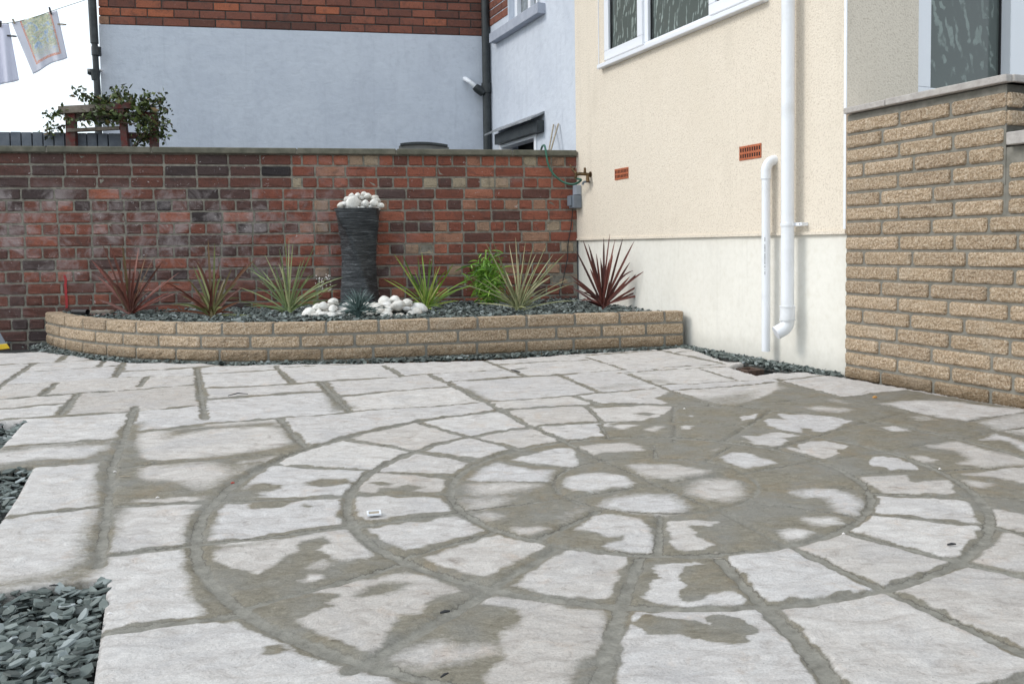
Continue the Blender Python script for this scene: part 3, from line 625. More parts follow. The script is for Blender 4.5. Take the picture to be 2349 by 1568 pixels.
class Curve:
    def __init__(s, pts):
        s.p = densify(pts); s.s = np.concatenate([[0], np.cumsum(np.hypot(*np.diff(s.p, axis=0).T))])
        t = np.gradient(s.p, axis=0); t /= np.hypot(*t.T)[:, None]
        for _ in range(3): t[1:-1] = (t[:-2]+t[1:-1]*2+t[2:])/4
        t /= np.hypot(*t.T)[:, None]; s.n = np.stack([t[:, 1], -t[:, 0]], 1); s.L = s.s[-1]
    def __call__(s, u, z, d=0.):
        u, z, d = np.broadcast_arrays(np.asarray(u, float), np.asarray(z, float), np.asarray(d, float))
        x = np.interp(u, s.s, s.p[:, 0])+np.interp(u, s.s, s.n[:, 0])*d; y = np.interp(u, s.s, s.p[:, 1])+np.interp(u, s.s, s.n[:, 1])*d
        return np.stack([x, y, z], -1)
PC = Curve(PB); TOPZ = .2245
bed = empty('raised_bed_wall', (-1.4, 5.05, 0), 'low curved retaining wall of buff split face blocks in front of the planting bed', 'garden wall')
us = np.linspace(0, PC.L-.012, 160)
def curved_slab(z0, z1, d0, d1, us=us):
    m = MB(); v = []
    for u_ in us: v += [PC(u_, z0, d0), PC(u_, z0, d1), PC(u_, z1, d1), PC(u_, z1, d0)]
    f = [(4*i+a, 4*i+(a+1) % 4, 4*i+4+(a+1) % 4, 4*i+4+a) for i in range(len(us)-1) for a in range(4)]+[(0, 3, 2, 1), tuple(4*(len(us)-1)+a for a in (0, 1, 2, 3))]
    return m.add(v, f)
curved_slab(-.08, TOPZ-.006, -.1, 0).build('mortar_bed', M_['mortar_new'], bed)
mb = MB()
for k in range(4):
    z1 = TOPZ-.0765*k; z0 = z1-.066
    u = PC.L-.135 if k % 2 == 0 else PC.L-.26
    ue = PC.L-.004
    while ue > .04:
        us_ = max(u, .005); mb.cur = random.random()
        block(mb, PC, us_+.0, ue-.011, z0, z1, -.004, random.uniform(.006, .010), 14, 4, .0085, .0009, .0012)
        if k == 0:  # top face of the block
            a = np.linspace(us_+.004, ue-.015, 8); v = []
            for x_ in a: v += [PC(x_, TOPZ-.0035+rng.normal(0, .0006), .007), PC(x_, TOPZ-.0008+rng.normal(0, .0008), .001), PC(x_, TOPZ-.0008+rng.normal(0, .0008), -.09), PC(x_, TOPZ-.02, -.1)]
            mb.add(v, [(4*i+j, 4*i+4+j, 4*i+5+j, 4*i+1+j) for i in range(7) for j in range(3)])
        ue = u; u -= .298*random.uniform(.97, 1.03)
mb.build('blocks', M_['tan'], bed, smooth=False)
# buff porch wall on the right
TAN = Frame(A, -dc, nc)
UT = TAN.at(2316, 174)[0]; ZC = TAN.at(2316, 174)[1]
zc0 = TAN.at(1963.7, 260)[1]; zlow = TAN.at(2335, 303)[1]
porch = empty('porch_wall', TAN(.5, 0), 'tall buff split face block wall with pale coping at the right edge, beside the rendered house', 'wall')
TD = .012
RET = Frame(TAN(UT, 0, TD), -nc, -dc)      # return face turning right, faces the camera
m = MB(); m.box(TAN, .014, UT-.004, -.1, zc0-.004, -.12, TD-.004)
m.box(TAN, UT-.004, 2.2, -.1, zlow-.055, -.12, TD-.0045); m.box(RET, .002, 1.8, zlow-.2, zc0-.004, -.12, -.004)
m.build('mortar_bed', M_['mortar_new'], porch)
mb = MB(); PT = .07
for k in range(24):
    z0 = -.016+PT*k; z1 = z0+PT-.0095
    if z1 > zc0: break
    zabove = z0 > TAN.at(2330, 531)[1]
    u = .0; first = (.235, .335, .225, .33, .12, .335, .235, .335, .125, .34)[k % 10]
    u = .012; L = first
    uend = UT if zabove else 2.2
    while u < uend-.05:
        e = min(u+L, uend); 
        if uend-e < .07: e = uend
        mb.cur = random.random()
        block(mb, TAN, u, e-.012 if e < uend else e-(.012 if zabove and z0 < zlow else .002), z0, z1, TD-.008, TD+random.uniform(.004, .008), 14, 4, .008, .0009, .0012)
        u = e; L = .29*random.uniform(.95, 1.05)
    if zabove:
        if z0 > zlow-.03:
            u = .004; L = .1 if k % 2 else .2
            while u < 1.7:
                mb.cur = random.random(); block(mb, RET, u, u+L-.012, z0, z1, -.008, random.uniform(.009, .014), 10, 4, .008, .0009, .0012); u += L; L = .29
        else:
            u = UT+.012; L = .2 if k % 2 else .3
            if z1 < zlow-.05:
                while u < 2.2:
                    mb.cur = random.random(); block(mb, TAN, u, u+L-.012, z0, z1, TD-.008, TD+random.uniform(.004, .008), 10, 4, .008, .0009, .0012); u += L; L = .29
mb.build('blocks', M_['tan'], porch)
cp = MB()
cp.box(TAN, .022, UT*.32, zc0, ZC+.0, -.12, TD+.03); cp.box(TAN, UT*.325, UT+.02, zc0, ZC+.002, -.12, TD+.032)
cp.box(RET, .0, 1.8, zc0, ZC+.001, -.12, .031)
cp.build('coping', M_['pale_coping'], porch, bevel=.004)
cp = MB(); cp.box(TAN, UT+.02, 2.2, zlow-.05, zlow, -.12, TD+.03); cp.build('lower_coping', M_['pale_coping'], porch, bevel=.004)
# ---------------------------------------------------------------- rendered house
house = empty('rendered_house', CREAM(LA/2, 0), 'cream rendered house wall with smooth plinth on the right of the patio', 'house')
HT = 5.4
ZB = CREAM.at(1600, 545)[1]
zbl = CREAM.at(1325, 550)[1]
# wall with window openings is built as a front skin plus thickness
WIN = []
def wall_with_hole(fr, u0, u1, z0, z1, d0, d1, holes):
    m = MB(); cu_ = sorted({u0, u1, *[h[0] for h in holes], *[h[1] for h in holes]}); cz = sorted({z0, z1, *[h[2] for h in holes], *[h[3] for h in holes]})
    for i in range(len(cu_)-1):
        for j in range(len(cz)-1):
            a, b, c, d = cu_[i], cu_[i+1], cz[j], cz[j+1]
            if any(h[0] <= a and b <= h[1] and h[2] <= c and d <= h[3] for h in holes): continue
            m.box(fr, a, b, c, d, d0, d1)
    return m
wz = CREAM.at(1440, 122)[1]
w_u0 = CREAM.at(1386, 130)[0]; w_u1 = CREAM.at(1738, 2)[0]; w_z0 = CREAM.at(1388, 146)[1]; w_z1 = w_z0+1.15
bw_u0 = BACK.at(2106, 200)[0]; bw_u1 = bw_u0+.86; bw_z0 = BACK.at(2130, 200)[1]-.085; bw_z1 = bw_z0+1.5
wall_with_hole(CREAM, 0., LA, zbl, HT, -.15, .0, [(w_u0, w_u1, w_z0, w_z1)]).build('render_wall', M_['cream'], house)
wall_with_hole(BACK, .15, 3.0, 0., HT, -.15, 0., [(bw_u0, bw_u1, bw_z0, bw_z1)]).build('porch_render_wall', M_['cream'], house)
m = MB(); m.box(CREAM, .0, LA-.002, -.1, zbl-.004, -.15, -.012); m.build('plinth', M_['cream_smooth'], house)
m = MB()
for i in range(40):   # bell-cast drip edge, slightly wavy
    a = LA*i/40; b = LA*(i+1)/40
    m.box(CREAM, a, b-.0005, zbl-.004, zbl+.012, .0005, .007+.0015*math.sin(i*.9))
m.build('drip_edge', M_['cream'], house)
m = MB(); m.box(CREAM, LA-.012, LA+.004, zbl+.02, HT, .001, .006); m.build('render_bead', M_['white'], house); m = MB(); u_, _ = CREAM.at(1374, 100); m.box(CREAM, u_-.004, u_+.004, w_z0-.03, HT, .001, .005)
m.build('render_bead', M_['white'], house)
m = MB(); m.box(CREAM, LA-.001, LA+.012, -.02, zbl-.01, -.03, -.011); m.build('corner_batten', simple('bare_timber_edge', (.5, .3, .17), (.4, .22, .12), 30, .8, 0), house)
m = MB(); m.box(CREAM, LA+.0045, LA+.02, zbl, zc0, -.03, .003); m.build('reveal_strip', simple('peach_render_edge', (.56, .4, .26), (.48, .33, .2), 20, .9, .3, .003), house)
m = MB(); m.box(CREAM, LA+.0205, LA+.031, zbl+.02, CREAM.at(1950, 345)[1], -.01, .004); m.build('sealant_strip', M_['white'], house)
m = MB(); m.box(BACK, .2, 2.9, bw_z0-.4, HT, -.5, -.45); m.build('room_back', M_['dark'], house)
# window maker: frame, sashes with glass
def sash(parent, fr, u0, u1, z0, z1, d, w=.055, frame='sash_frame'):
    m = MB(); m.box(fr, u0, u1, z0, z0+w, d-.04, d); m.box(fr, u0, u1, z1-w, z1, d-.04, d)
    m.box(fr, u0, u0+w, z0+w, z1-w, d-.04, d); m.box(fr, u1-w, u1, z0+w, z1-w, d-.04, d)
    s = m.build(frame, M_['white'], parent, bevel=.006); glass(s, fr, u0+w, u1-w, z0+w, z1-w, d)
def glass(parent, fr, u0, u1, z0, z1, d):
    m = MB(); g = .006
    for a in ((u0, u0+g, z0, z1), (u1-g, u1, z0, z1), (u0+g, u1-g, z0, z0+g*.5), (u0+g, u1-g, z1-g, z1)): m.box(fr, *a, d-.03, d-.008)
    m.build('gasket', M_['gasket'], parent)
    m = MB(); m.box(fr, u0+g, u1-g, z0+g*.5, z1-g, d-.03, d-.022); m.build('glass', M_['glass'], parent)
def part_empty(name, parent, loc):
    o = bpy.data.objects.new(name, None); col.objects.link(o); o.parent = parent; return o
ua, ub, uc_, ud = [CREAM.at(x, y)[0] for x, y in ((1386, 130), (1474, 95), (1629, 40), (1738, 2))]
fz = w_z0
m = MB(); fwid = .035
m.box(CREAM, ua, ud, fz, fz+fwid, -.075, -.012); m.box(CREAM, ua, ud, w_z1-fwid, w_z1, -.075, -.012)
for a, b in ((ua, ua+.03), (ub-.004, ub+.05), (uc_-.03, uc_+.015), (ud-.03, ud)): m.box(CREAM, a, b, fz+fwid, w_z1-fwid, -.075, -.012)
win = m.build('window_frame', M_['white'], house, bevel=.004)
def sash2(win, fr, u0, u1, z0, z1, d, w):
    m = MB(); m.box(fr, u0, u1, z0, z0+w, d-.03, d); m.box(fr, u0, u1, z1-w, z1, d-.03, d); m.box(fr, u0, u0+w, z0+w, z1-w, d-.03, d); m.box(fr, u1-w, u1, z0+w, z1-w, d-.03, d)
    m.build('sash', M_['white'], win, bevel=.005)
def glass2(win, fr, u0, u1, z0, z1, d):
    m = MB(); g = .007
    for a in ((u0, u0+g, z0, z1), (u1-g, u1, z0, z1), (u0+g, u1-g, z0, z0+g*.6), (u0+g, u1-g, z1-g, z1)): m.box(fr, *a, d, d+.012)
    m.box(fr, u0+g*2.4, u0+g*3.2, z0+g, z1-g, d, d+.003)
    m.build('gasket', M_['gasket'], win)
    m = MB(); m.box(fr, u0+g, u1-g, z0+g*.6, z1-g, d-.008, d); m.build('glass', M_['glass'], win)
sash2(win, CREAM, ua+.012, ub+.002, fz+.02, w_z1-.02, .008, .066); glass2(win, CREAM, ua+.078, ub-.064, fz+.086, w_z1-.086, -.022)
glass2(win, CREAM, ub+.05, uc_-.03, fz+fwid, w_z1-fwid, -.045)
sash2(win, CREAM, uc_-.008, ud-.012, fz+.02, w_z1-.02, .008, .066); glass2(win, CREAM, uc_+.058, ud-.078, fz+.086, w_z1-.086, -.022)
s0 = CREAM.at(1370, 160, .04)[0]; s1 = CREAM.at(1749, 7, .04)[0]
m = MB()
m.box(CREAM, s0, s1, w_z0-.036, w_z0-.004, -.05, .045); m.build('window_sill', M_['white'], house, bevel=.006)
# porch window
m = MB(); fwid = .105
m.box(BACK, bw_u0, bw_u1, bw_z0, bw_z0+.085, -.075, -.008); m.box(BACK, bw_u0, bw_u1, bw_z1-.08, bw_z1, -.075, -.008)
gl1 = BACK.at(2311, 100)[0]
m.box(BACK, bw_u0, bw_u0+.098, bw_z0+.085, bw_z1-.08, -.075, -.008); m.box(BACK, gl1, gl1+.16, bw_z0+.085, bw_z1-.08, -.075, .02)
win2 = m.build('porch_window_frame', M_['white'], house, bevel=.004)
glass2(win2, BACK, bw_u0+.098, gl1, bw_z0+.085, bw_z1-.08, -.05)
m = MB(); m.box(BACK, gl1+.16, gl1+1.0, bw_z0-.6, bw_z1, -.08, -.02); m.box(BACK, gl1+.05, gl1+.4, bw_z0+.095, bw_z0+.125, .021, .04)
m.build('door', M_['white'], house, bevel=.004)
# air bricks
for (x0, y0, x1, y1) in ((1411, 391, 1442, 406), (1697, 338, 1747, 360)):
    a, za = CREAM.at(x0, y1); b, zb = CREAM.at(x1, y0)
    zc_ = CREAM.at((x0+x1)/2, (y0+y1)/2)[1]; hh = .04; sc = (b-a)
    m = MB()
    d1 = .004
    for (z0, z1) in ((zc_-hh, zc_-hh+.012), (zc_-.006, zc_+.006), (zc_+hh-.012, zc_+hh)): m.box(CREAM, a, b, z0, z1, .0005, d1)
    nb_ = 9; w_ = sc/(nb_*1.6+.6)
    for r_ in ((zc_-hh+.012, zc_-.006), (zc_+.006, zc_+hh-.012)):
        for i in range(nb_+1):
            x_ = a+i*(sc-w_*.6)/nb_; m.box(CREAM, x_, x_+w_*.6, r_[0], r_[1], .0006, d1-.0003)
    ab = m.build('air_brick', M_['terra'], house); m = MB(); m.box(CREAM, a+.002, b-.002, zc_-hh+.002, zc_+hh-.002, .0003, .0015); m.build('slots', M_['dark'], ab)
# ---------------------------------------------------------------- slate chippings
def chips(name, pts, z, size, label, ztilt=.5, hump=.012, sc=1.):
    mb = MB()
    for (x, y), zc in zip(pts, np.broadcast_to(z, len(pts))):
        L = size*random.uniform(.6, 1.35); Wd = L*random.uniform(.4, .75); T = random.uniform(.1, .2)*Wd
        k = random.choice((5, 6, 6, 7)); a0 = random.uniform(0, 6.28)
        an = sorted(random.uniform(-.25, .25)+2*math.pi*i/k for i in range(k))
        rr = [random.uniform(.75, 1.1) for _ in an]
        pr = np.array([(math.cos(a)*r*L/2, math.sin(a)*r*Wd/2) for a, r in zip(an, rr)])
        rx, ry = random.gauss(0, ztilt), random.gauss(0, ztilt); rx = max(-1.1, min(1.1, rx)); ry = max(-.9, min(.9, ry))
        Rm = np.array(Matrix.Rotation(a0, 3, 'Z') @ Matrix.Rotation(rx, 3, 'X') @ Matrix.Rotation(ry, 3, 'Y'))
        v = np.vstack([np.c_[pr*.93, np.full(k, T/2)], np.c_[pr, np.full(k, -T/2)]]) @ Rm.T + [x, y, zc+random.uniform(0, hump)]
        mb.cur = min(1, max(0, random.betavariate(2.2, 2.2)))
        mb.add(v, [tuple(range(k)), tuple(range(k, 2*k))[::-1]]+[(i, i+k, (i+1) % k+k, (i+1) % k) for i in range(k)])
    return tag(mb.build(name, M_['slate']), label, 'gravel', kind='stuff')
def scatter(poly, n, rnd=rng):
    lo, hi = poly.min(0), poly.max(0); out = np.zeros((0, 2))
    while len(out) < n:
        q = rnd.uniform(lo, hi, (n*3, 2)); out = np.vstack([out, q[polysdf(q, poly) > 0]])
    return out[:n]
def area(p): return abs(np.sum(p[:, 0]*np.roll(p[:, 1], -1)-p[:, 1]*np.roll(p[:, 0], -1)))/2
pts = []
for i, b in enumerate(BEDS):
    q = b.copy(); n_ = int(min(area(b), 1.6)/(.045*.028)*1.9)
    if i == 2:
        vis = tile('S', '-420 1520 0 1441 178 1415 262 1408 255 1480 246 1540 228 1667 215 1760 -420 1760'.split()); q = vis; n_ = int(area(vis)/(.022*.015)*2.2)
    else: q = tile('S', ('-420 1062 0 1026 62 1024 3 1088 0 1092 -420 1130', '-420 1205 0 1142 83 1133 58 1180 42 1210 0 1272 -420 1390')[i].split()); n_ = int(area(q)/(.034*.022)*2.0)
    pts.append(scatter(q, n_))
chips('slate_chippings', np.vstack(pts), -.024, .031, 'dark green slate chippings filling the square gaps in the paving at the left edge', .3, .02)
for b in BEDS:
    pass
# strip along the foot of the raised bed and the house
g1 = tile('S', '-40 850 110 845 112 838 215 872 300 888 420 893 560 893 760 890 930 886 1177 879 1400 863 1605 851 1640 848 1669 845 1669 838 1500 848 1200 868 900 876 600 879 300 868 130 846'.split())
g2 = tile('S', '1640 842 1660 838 1780 868 1860 877 1882 884 1870 882 1768 880 1699 856 1665 849'.split())
g3 = tile('S', '1770 884 1900 894 1930 888 2066 912 2066 922 2010 914 1962 907 1902 907 1845 913 1800 900'.split())
sp = []
Lc = PC.L
for _ in range(2300):
    u = random.uniform(.0, Lc+.1); d = abs(random.gauss(.0, .045))+.012
    sp.append(PC(min(u, Lc), 0, d)[:2])
sp = np.array(sp); ok = polysdf(sp, BORDER) < .012
wl = []
for _ in range(240):      # foot of the red wall, far left
    wl.append(RED(random.uniform(4.2, 5.6), 0, abs(random.gauss(0, .03))+.015)[:2])
sp = sp[ok | (rng.random(len(sp)) < .02)]
cw = []
for _ in range(2100):
    u = random.uniform(CREAM.at(1572, 794)[0]-.03, LA+.0); d = .012+abs(random.gauss(0, .05))
    cw.append(CREAM(u, 0, d)[:2])
cw = np.array(cw); cw = cw[(polysdf(cw, BORDER) < .008)]
gx0, gy0 = G(1652, 836)[:2], G(1768, 841)[:2]; GC = (G(1712, 837)[:2]+G(1725, 838)[:2])/2
cw = cw[[np.linalg.norm((q-GC)*[1, 1]) > .055 for q in cw]]
allp = np.vstack([sp, np.array(wl), cw])
chips('slate_chippings', allp, -.016, .032, 'thin line of slate chippings along the foot of the curved bed wall and the house wall', .5, .02)
# bed filling
bedpoly = np.vstack([[PC(u, 0, -.1)[:2] for u in np.linspace(.15, Lc-.01, 60)], [CREAM(.02, 0, .0)[:2]], [RED(.0, 0, .0)[:2]], [RED(RED.at(118, 700)[0], 0, 0)[:2]]])
soil = MB()
bp = scatter(bedpoly, 10)
nB = 46; vs = []; fs = []
for i in range(nB+1):
    a = PC(.1+(Lc-.11)*i/nB, 0, -.1)[:2]; ub_ = RED.at(118, 700)[0]*(1-i/nB); b = RED(ub_, 0, 0.)[:2]
    for j in range(7):
        t = j/6; p = a*(1-t)+b*t; vs.append((p[0], p[1], .165+.012*math.sin(i*1.3)+.02*t+.02*t*(i/nB)))
fs = [(i*7+j, (i+1)*7+j, (i+1)*7+j+1, i*7+j+1) for i in range(nB) for j in range(6)]
def bed_z(p):
    d = min(abs((np.array([p[0], p[1], 0])-K)@nr)/1.6, 1); return .178+.035*(1-d)*(1 if p[0] > -2 else .6)
so_ = MB(); so_.add(vs, fs); tag(so_.build('bed_soil', M_['soil'], None, True), kind='structure')
bp = scatter(bedpoly, 6200)
chips('slate_chippings', bp, np.array([bed_z(p) for p in bp]), .036, 'blue grey slate chippings mulching the raised planting bed', .5, .016)
# ---------------------------------------------------------------- fountain
def bedpt(x, y): # pixel of something standing on the bed surface
    z = .19
    for _ in range(6): p = G(x, y, z); z = bed_z(p)
    return G(x, y, z)
FB = bedpt(826, 703)
n_lay = 74
ft = empty('water_feature', FB, 'dark twisted column fountain of thin slate layers standing among white pebbles', 'fountain')
z0f = FB[2]-.03; nfp = np.array([0, 1., 0])
def atdepth(x, y, p): return PL(x, y, np.array(p, float), np.array([-fw[0], -1., 0]))
ztop = atdepth(828, 478, FB)[2]
Hf = ztop-z0f; pxm = np.linalg.norm(ray(776, 478)-ray(879, 478))*FB[1]/1.0
mb = MB(); rs = []
K_ = 64
prof = [(0, .84), (.12, .80), (.3, .66), (.5, .61), (.7, .70), (.88, .93), (1., 1.0)]
def ringf(t, grow):
    hw = np.interp(t, [a for a, b in prof], [b for a, b in prof])*pxm/2*.955
    tw = R(100)*(1-t)+R(4)
    out = []
    for j in range(K_):
        q = 2*math.pi*j/K_; e = 9.
        r = hw*(abs(math.cos(q))**e+abs(math.sin(q))**e)**(-1/e)
        # twist only the corners: blend square and circle in the middle so the outline stays slim
        r = r*.92+hw*.08
        cx_, cy_ = r*math.cos(q)+0, r*math.sin(q)
        out.append((cx_*math.cos(tw)-cy_*math.sin(tw)+0., cx_*math.sin(tw)+cy_*math.cos(tw)))
    o = np.array(out)*grow; return o
prev = None; vs = []; fs = []
for i in range(n_lay):
    t0 = i/n_lay; t1 = (i+1)/n_lay
    g = 1+random.uniform(-.012, .012); 
    ja = rng.normal(0, .0013, K_)
    for t, gg in ((t0+.0006, .96), (t0+.0026, g), (t1-.0046, g+.004), (t1-.002, .96)):
        rg_ = ringf(t, gg); nn_ = rg_/np.hypot(*rg_.T)[:, None]; rg_ = rg_+nn_*ja[:, None]*(gg > .96)
        vs += [(FB[0]+a, FB[1]+b, z0f+t*Hf) for a, b in rg_]
nr_ = len(vs)//K_
fs = [(i*K_+j, i*K_+(j+1) % K_, (i+1)*K_+(j+1) % K_, (i+1)*K_+j) for i in range(nr_-1) for j in range(K_)]+[tuple((nr_-1)*K_+j for j in range(K_))]
mb.add(vs, fs)
def layermat():
    m, n, p = new_mat('stacked_dark_slate'); v = coords(n, (1, 1, 14))
    s = noise(n, v, 9, 6, .78)
    n.links.new(ramp(n, s, [(.3, (.018, .02, .023)), (.5, (.05, .055, .06)), (.6, (.13, .14, .15)), (.72, (.4, .42, .44))]), p.inputs['Base Color'])
    p.inputs['Roughness'].default_value = .42; bump(n, p, s, .7, .004); return m
mb.build('column', layermat(), ft)
m = MB(); m.tube([(FB[0], FB[1], z0f+Hf-.02), (FB[0], FB[1], z0f+Hf+.075)], .008); m.build('nozzle', M_['gasket'], ft)
# pebbles, each its own object
def pebble_mesh(i):
    me = bpy.data.meshes.new('pebble'); import bmesh as bm_
    b = bm_.new(); bm_.ops.create_icosphere(b, subdivisions=3, radius=1.)
    ph = [random.uniform(0, 6) for _ in range(6)]
    for v_ in b.verts:
        c = v_.co; k = 1+.13*math.sin(2.1*c.x+ph[0])+.12*math.sin(2.6*c.y+ph[1])+.09*math.sin(3.*c.z+ph[2])+.08*math.sin(5*c.x*c.y+ph[3])+.05*math.sin(6*c.z*c.x+ph[4])
        v_.co = c*k
    b.to_mesh(me); b.free(); me.polygons.foreach_set('use_smooth', [True]*len(me.polygons))
    at = me.attributes.new('tint', 'FLOAT', 'POINT'); me.materials.append(M_['pebble']); return me
PM = [pebble_mesh(i) for i in range(8)]
def pebble(p, s, label, group, flat=.72):
    o = bpy.data.objects.new('pebble', random.choice(PM)); col.objects.link(o)
    o.location = tuple(float(q) for q in p); o.scale = (s*random.uniform(.95, 1.25), s*random.uniform(.8, 1.), s*flat*random.uniform(.9, 1.15))
    o.rotation_euler = (random.uniform(-.35, .35), random.uniform(-.35, .35), random.uniform(0, 6.28))
    tag(o, label, 'pebble', group)
hw = pxm/2
placed = []
def pile(cx, cy, zb, rx, ry, hgt, n, s0, s1, label, group, ex=None):
    tries = 0; got = 0
    while got < n and tries < 6000:
        tries += 1
        r = math.sqrt(random.random()); a = random.uniform(0, 6.28); x = cx+rx*r*math.cos(a); y = cy+ry*r*math.sin(a)
        s = random.uniform(s0, s1)
        if ex and ex(x, y): continue
        z = zb+hgt*(1-r**1.6)*random.uniform(.55, 1.)+s*.4
        if any((x-px)**2+(y-py)**2+((z-pz)*1.2)**2 < (.80*(s+ps))**2 for px, py, pz, ps in placed): continue
        placed.append((x, y, z, s)); pebble((x, y, z), s, label, group); got += 1
zt = z0f+Hf
# the visible front row, then the heap
fr_ = [(781, 470, 15), (812, 463, 27), (837, 466, 16), (858, 464, 17), (873, 470, 13), (797, 455, 14), (829, 452, 13), (845, 448, 15), (820, 447, 15), (860, 452, 13), (866, 460, 14), (806, 447, 12), (836, 444, 12), (790, 466, 13), (850, 472, 12)]
for (x, y, d) in fr_:
    s = d*.5/F*FB[1]*1.0; p = atdepth(x*1.0, y+1, FB+np.array([0, -hw*.55 if y > 460 else -hw*.1, 0])); placed.append((*p, s))
    pebble(p, s*1.12, 'rounded white pebble heaped on top of the dark fountain column', 'white pebbles on top of the fountain', .85)
pile(FB[0], FB[1]+.02, zt-.01, hw*.8, hw*.8, .075, 26, .013, .022, 'rounded white pebble heaped on top of the dark fountain column', 'white pebbles on top of the fountain')
pile(FB[0], FB[1], zt-.012, hw*.95, hw*.95, .0, 14, .014, .02, 'rounded white pebble heaped on top of the dark fountain column', 'white pebbles on top of the fountain')
lab = 'rough white cobble in the ring around the foot of the fountain'; grp = 'white cobbles around the fountain foot'
for (x, y, hx, hy, hgt, n) in ((762, 724, .15, .15, .11, 30), (905, 720, .20, .15, .12, 38), (830, 718, .17, .15, .06, 26)):
    p = bedpt(x, y); pile(p[0], p[1], p[2]-.012, hx, hy, hgt, n, .028, .055, lab, grp, lambda a, b: math.hypot(a-FB[0], b-FB[1]) < hw*.78 or (PC(np.argmin(np.hypot(PC.p[:, 0]-a, PC.p[:, 1]-b))*PC.L/len(PC.p), 0, -.1)[1] > b-.02))
# splashing water: short arcs and droplets
m = MB()
def watermat():
    m_, n, p = new_mat('splashing_water'); p.inputs['Base Color'].default_value = (.85, .88, .9, 1); p.inputs['Roughness'].default_value = .08
    p.inputs['Transmission Weight'].default_value = .3; return m_
for _ in range(46):
    a = random.uniform(0, 6.28); v_ = random.uniform(.15, .5); h_ = random.uniform(.03, .075); b = np.array([FB[0], FB[1]-.01, zt+.06])
    pts_ = [b+np.array([math.cos(a)*v_*.16*t, math.sin(a)*v_*.16*t, h_*(2.2*t-2.0*t*t)]) for t in np.linspace(random.uniform(0, .4), random.uniform(.6, 1.1), 5)]
    m.tube(pts_, random.uniform(.0007, .0014), 5)
for _ in range(60):
    a = random.uniform(0, 6.28); r = random.uniform(.0, .085); p = np.array([FB[0]+math.cos(a)*r, FB[1]+math.sin(a)*r, zt+random.uniform(.05, .125)])
    s = random.uniform(.0008, .002); m.tube([p-[0, 0, s], p, p+[0, 0, s]], [s*.3, s, s*.3], 5)
tag(m.build('water_spray', watermat(), ft), kind='stuff')
# ---------------------------------------------------------------- spiky plants
def blade(mb, base, tip, w, sag=0., fold=.3, n=9, arch=.25, tw=0.):
    base = np.array(base); tip = np.array(tip); d = tip-base; L = np.linalg.norm(d)
    h = np.array([d[0], d[1], 0]); hl = np.linalg.norm(h)+1e-6
    ctrl = base+h*(.5-arch*.6)+Z*(d[2]*.5+arch*hl*.75+L*sag)
    prev = None; vs = []
    side = np.cross(d/L, np.array([.0, -1., .15])); 
    if np.linalg.norm(side) < .2: side = np.array([1., 0, 0])
    side = side/np.linalg.norm(side)
    ra = random.uniform(-.9, .9)+tw; nrm = np.cross(side, d/L); side = side*math.cos(ra)+nrm*math.sin(ra)
    for i in range(n+1):
        t = i/n; p = base*(1-t)**2+2*ctrl*t*(1-t)+tip*t*t
        ww = w*(np.interp(t, [0, .12, .45, .84, 1], [.6, .85, 1., .68, .1]))/2
        nn_ = np.cross(side, d/L)
        vs += [p-side*ww+nn_*ww*fold, p, p+side*ww+nn_*ww*fold]
    mb.cur = min(1, max(0, random.gauss(.5, .28)))
    fs = []
    for i in range(n):
        a = 3*i; fs += [(a, a+3, a+4, a+1), (a+1, a+4, a+5, a+2)]
    mb.add(vs, fs)
def spiky(name, base_px, tips, extra, w, mat, label, cat='plant', arch=.12, height=None, spread=.2, stemr=.018, group=None, long=1.):
    b = bedpt(*base_px); root = empty(name, b, label, cat, group); mb = MB()
    for (x, y) in tips:
        dy = random.uniform(-.12, .12)
        p = atdepth(x, y, b+np.array([0, dy, 0])); p = b+(p-b)*random.uniform(1.0, 1.1)
        bb = b+np.array([random.uniform(-.012, .012), random.uniform(-.012, .012), random.uniform(.0, .03)])
        blade(mb, bb, p, w*random.uniform(.8, 1.15), arch=arch*random.uniform(.4, 1.4))
    for _ in range(extra):
        a = random.uniform(0, 6.28); el_ = random.uniform(.15, 1.45); L = random.uniform(.4, 1.12)*height
        if b[1]+math.sin(a)*math.cos(el_)*L > -9: pass
        t = b+np.array([math.cos(a)*math.cos(el_)*L*.8, math.sin(a)*math.cos(el_)*L*.45, math.sin(el_)*L])
        bb = b+np.array([random.uniform(-.015, .015), random.uniform(-.015, .015), random.uniform(0, .035)])
        blade(mb, bb, t, w*random.uniform(.7, 1.05), sag=random.choice((0, 0, .12, .22)), arch=arch*random.uniform(.5, 1.9))
    mb.build('leaves', mat, root, True)
    m = MB(); m.tube([b-Z*.05, b+Z*.02, b+Z*.06], [stemr*1.1, stemr, stemr*.6], 8); m.build('stem', mat, root, True)
    return root
spiky('cordyline', (300, 725), [(212, 600), (240, 572), (254, 567), (282, 575), (299, 590), (318, 573), (336, 582), (352, 595), (367, 610), (411, 625), (404, 673), (180, 723), (228, 640), (330, 650), (268, 600), (290, 640), (385, 672), (388, 700), (232, 690), (345, 640), (375, 650)], 18, .021, M_['leaf_red'], 'dark red cordyline with stiff upright leaves, first spiky plant from the left', arch=.08, height=.42)
spiky('cordyline', (487, 728), [(392, 655), (410, 670), (478, 562), (492, 572), (455, 600), (447, 620), (530, 620), (560, 615), (582, 600), (556, 660), (543, 650), (378, 715), (420, 680), (440, 650), (505, 600), (515, 640), (545, 695), (430, 640), (573, 724), (415, 700)], 16, .017, M_['leaf_mix'], 'pink and green striped cordyline, second spiky plant from the left', arch=.14, height=.38)
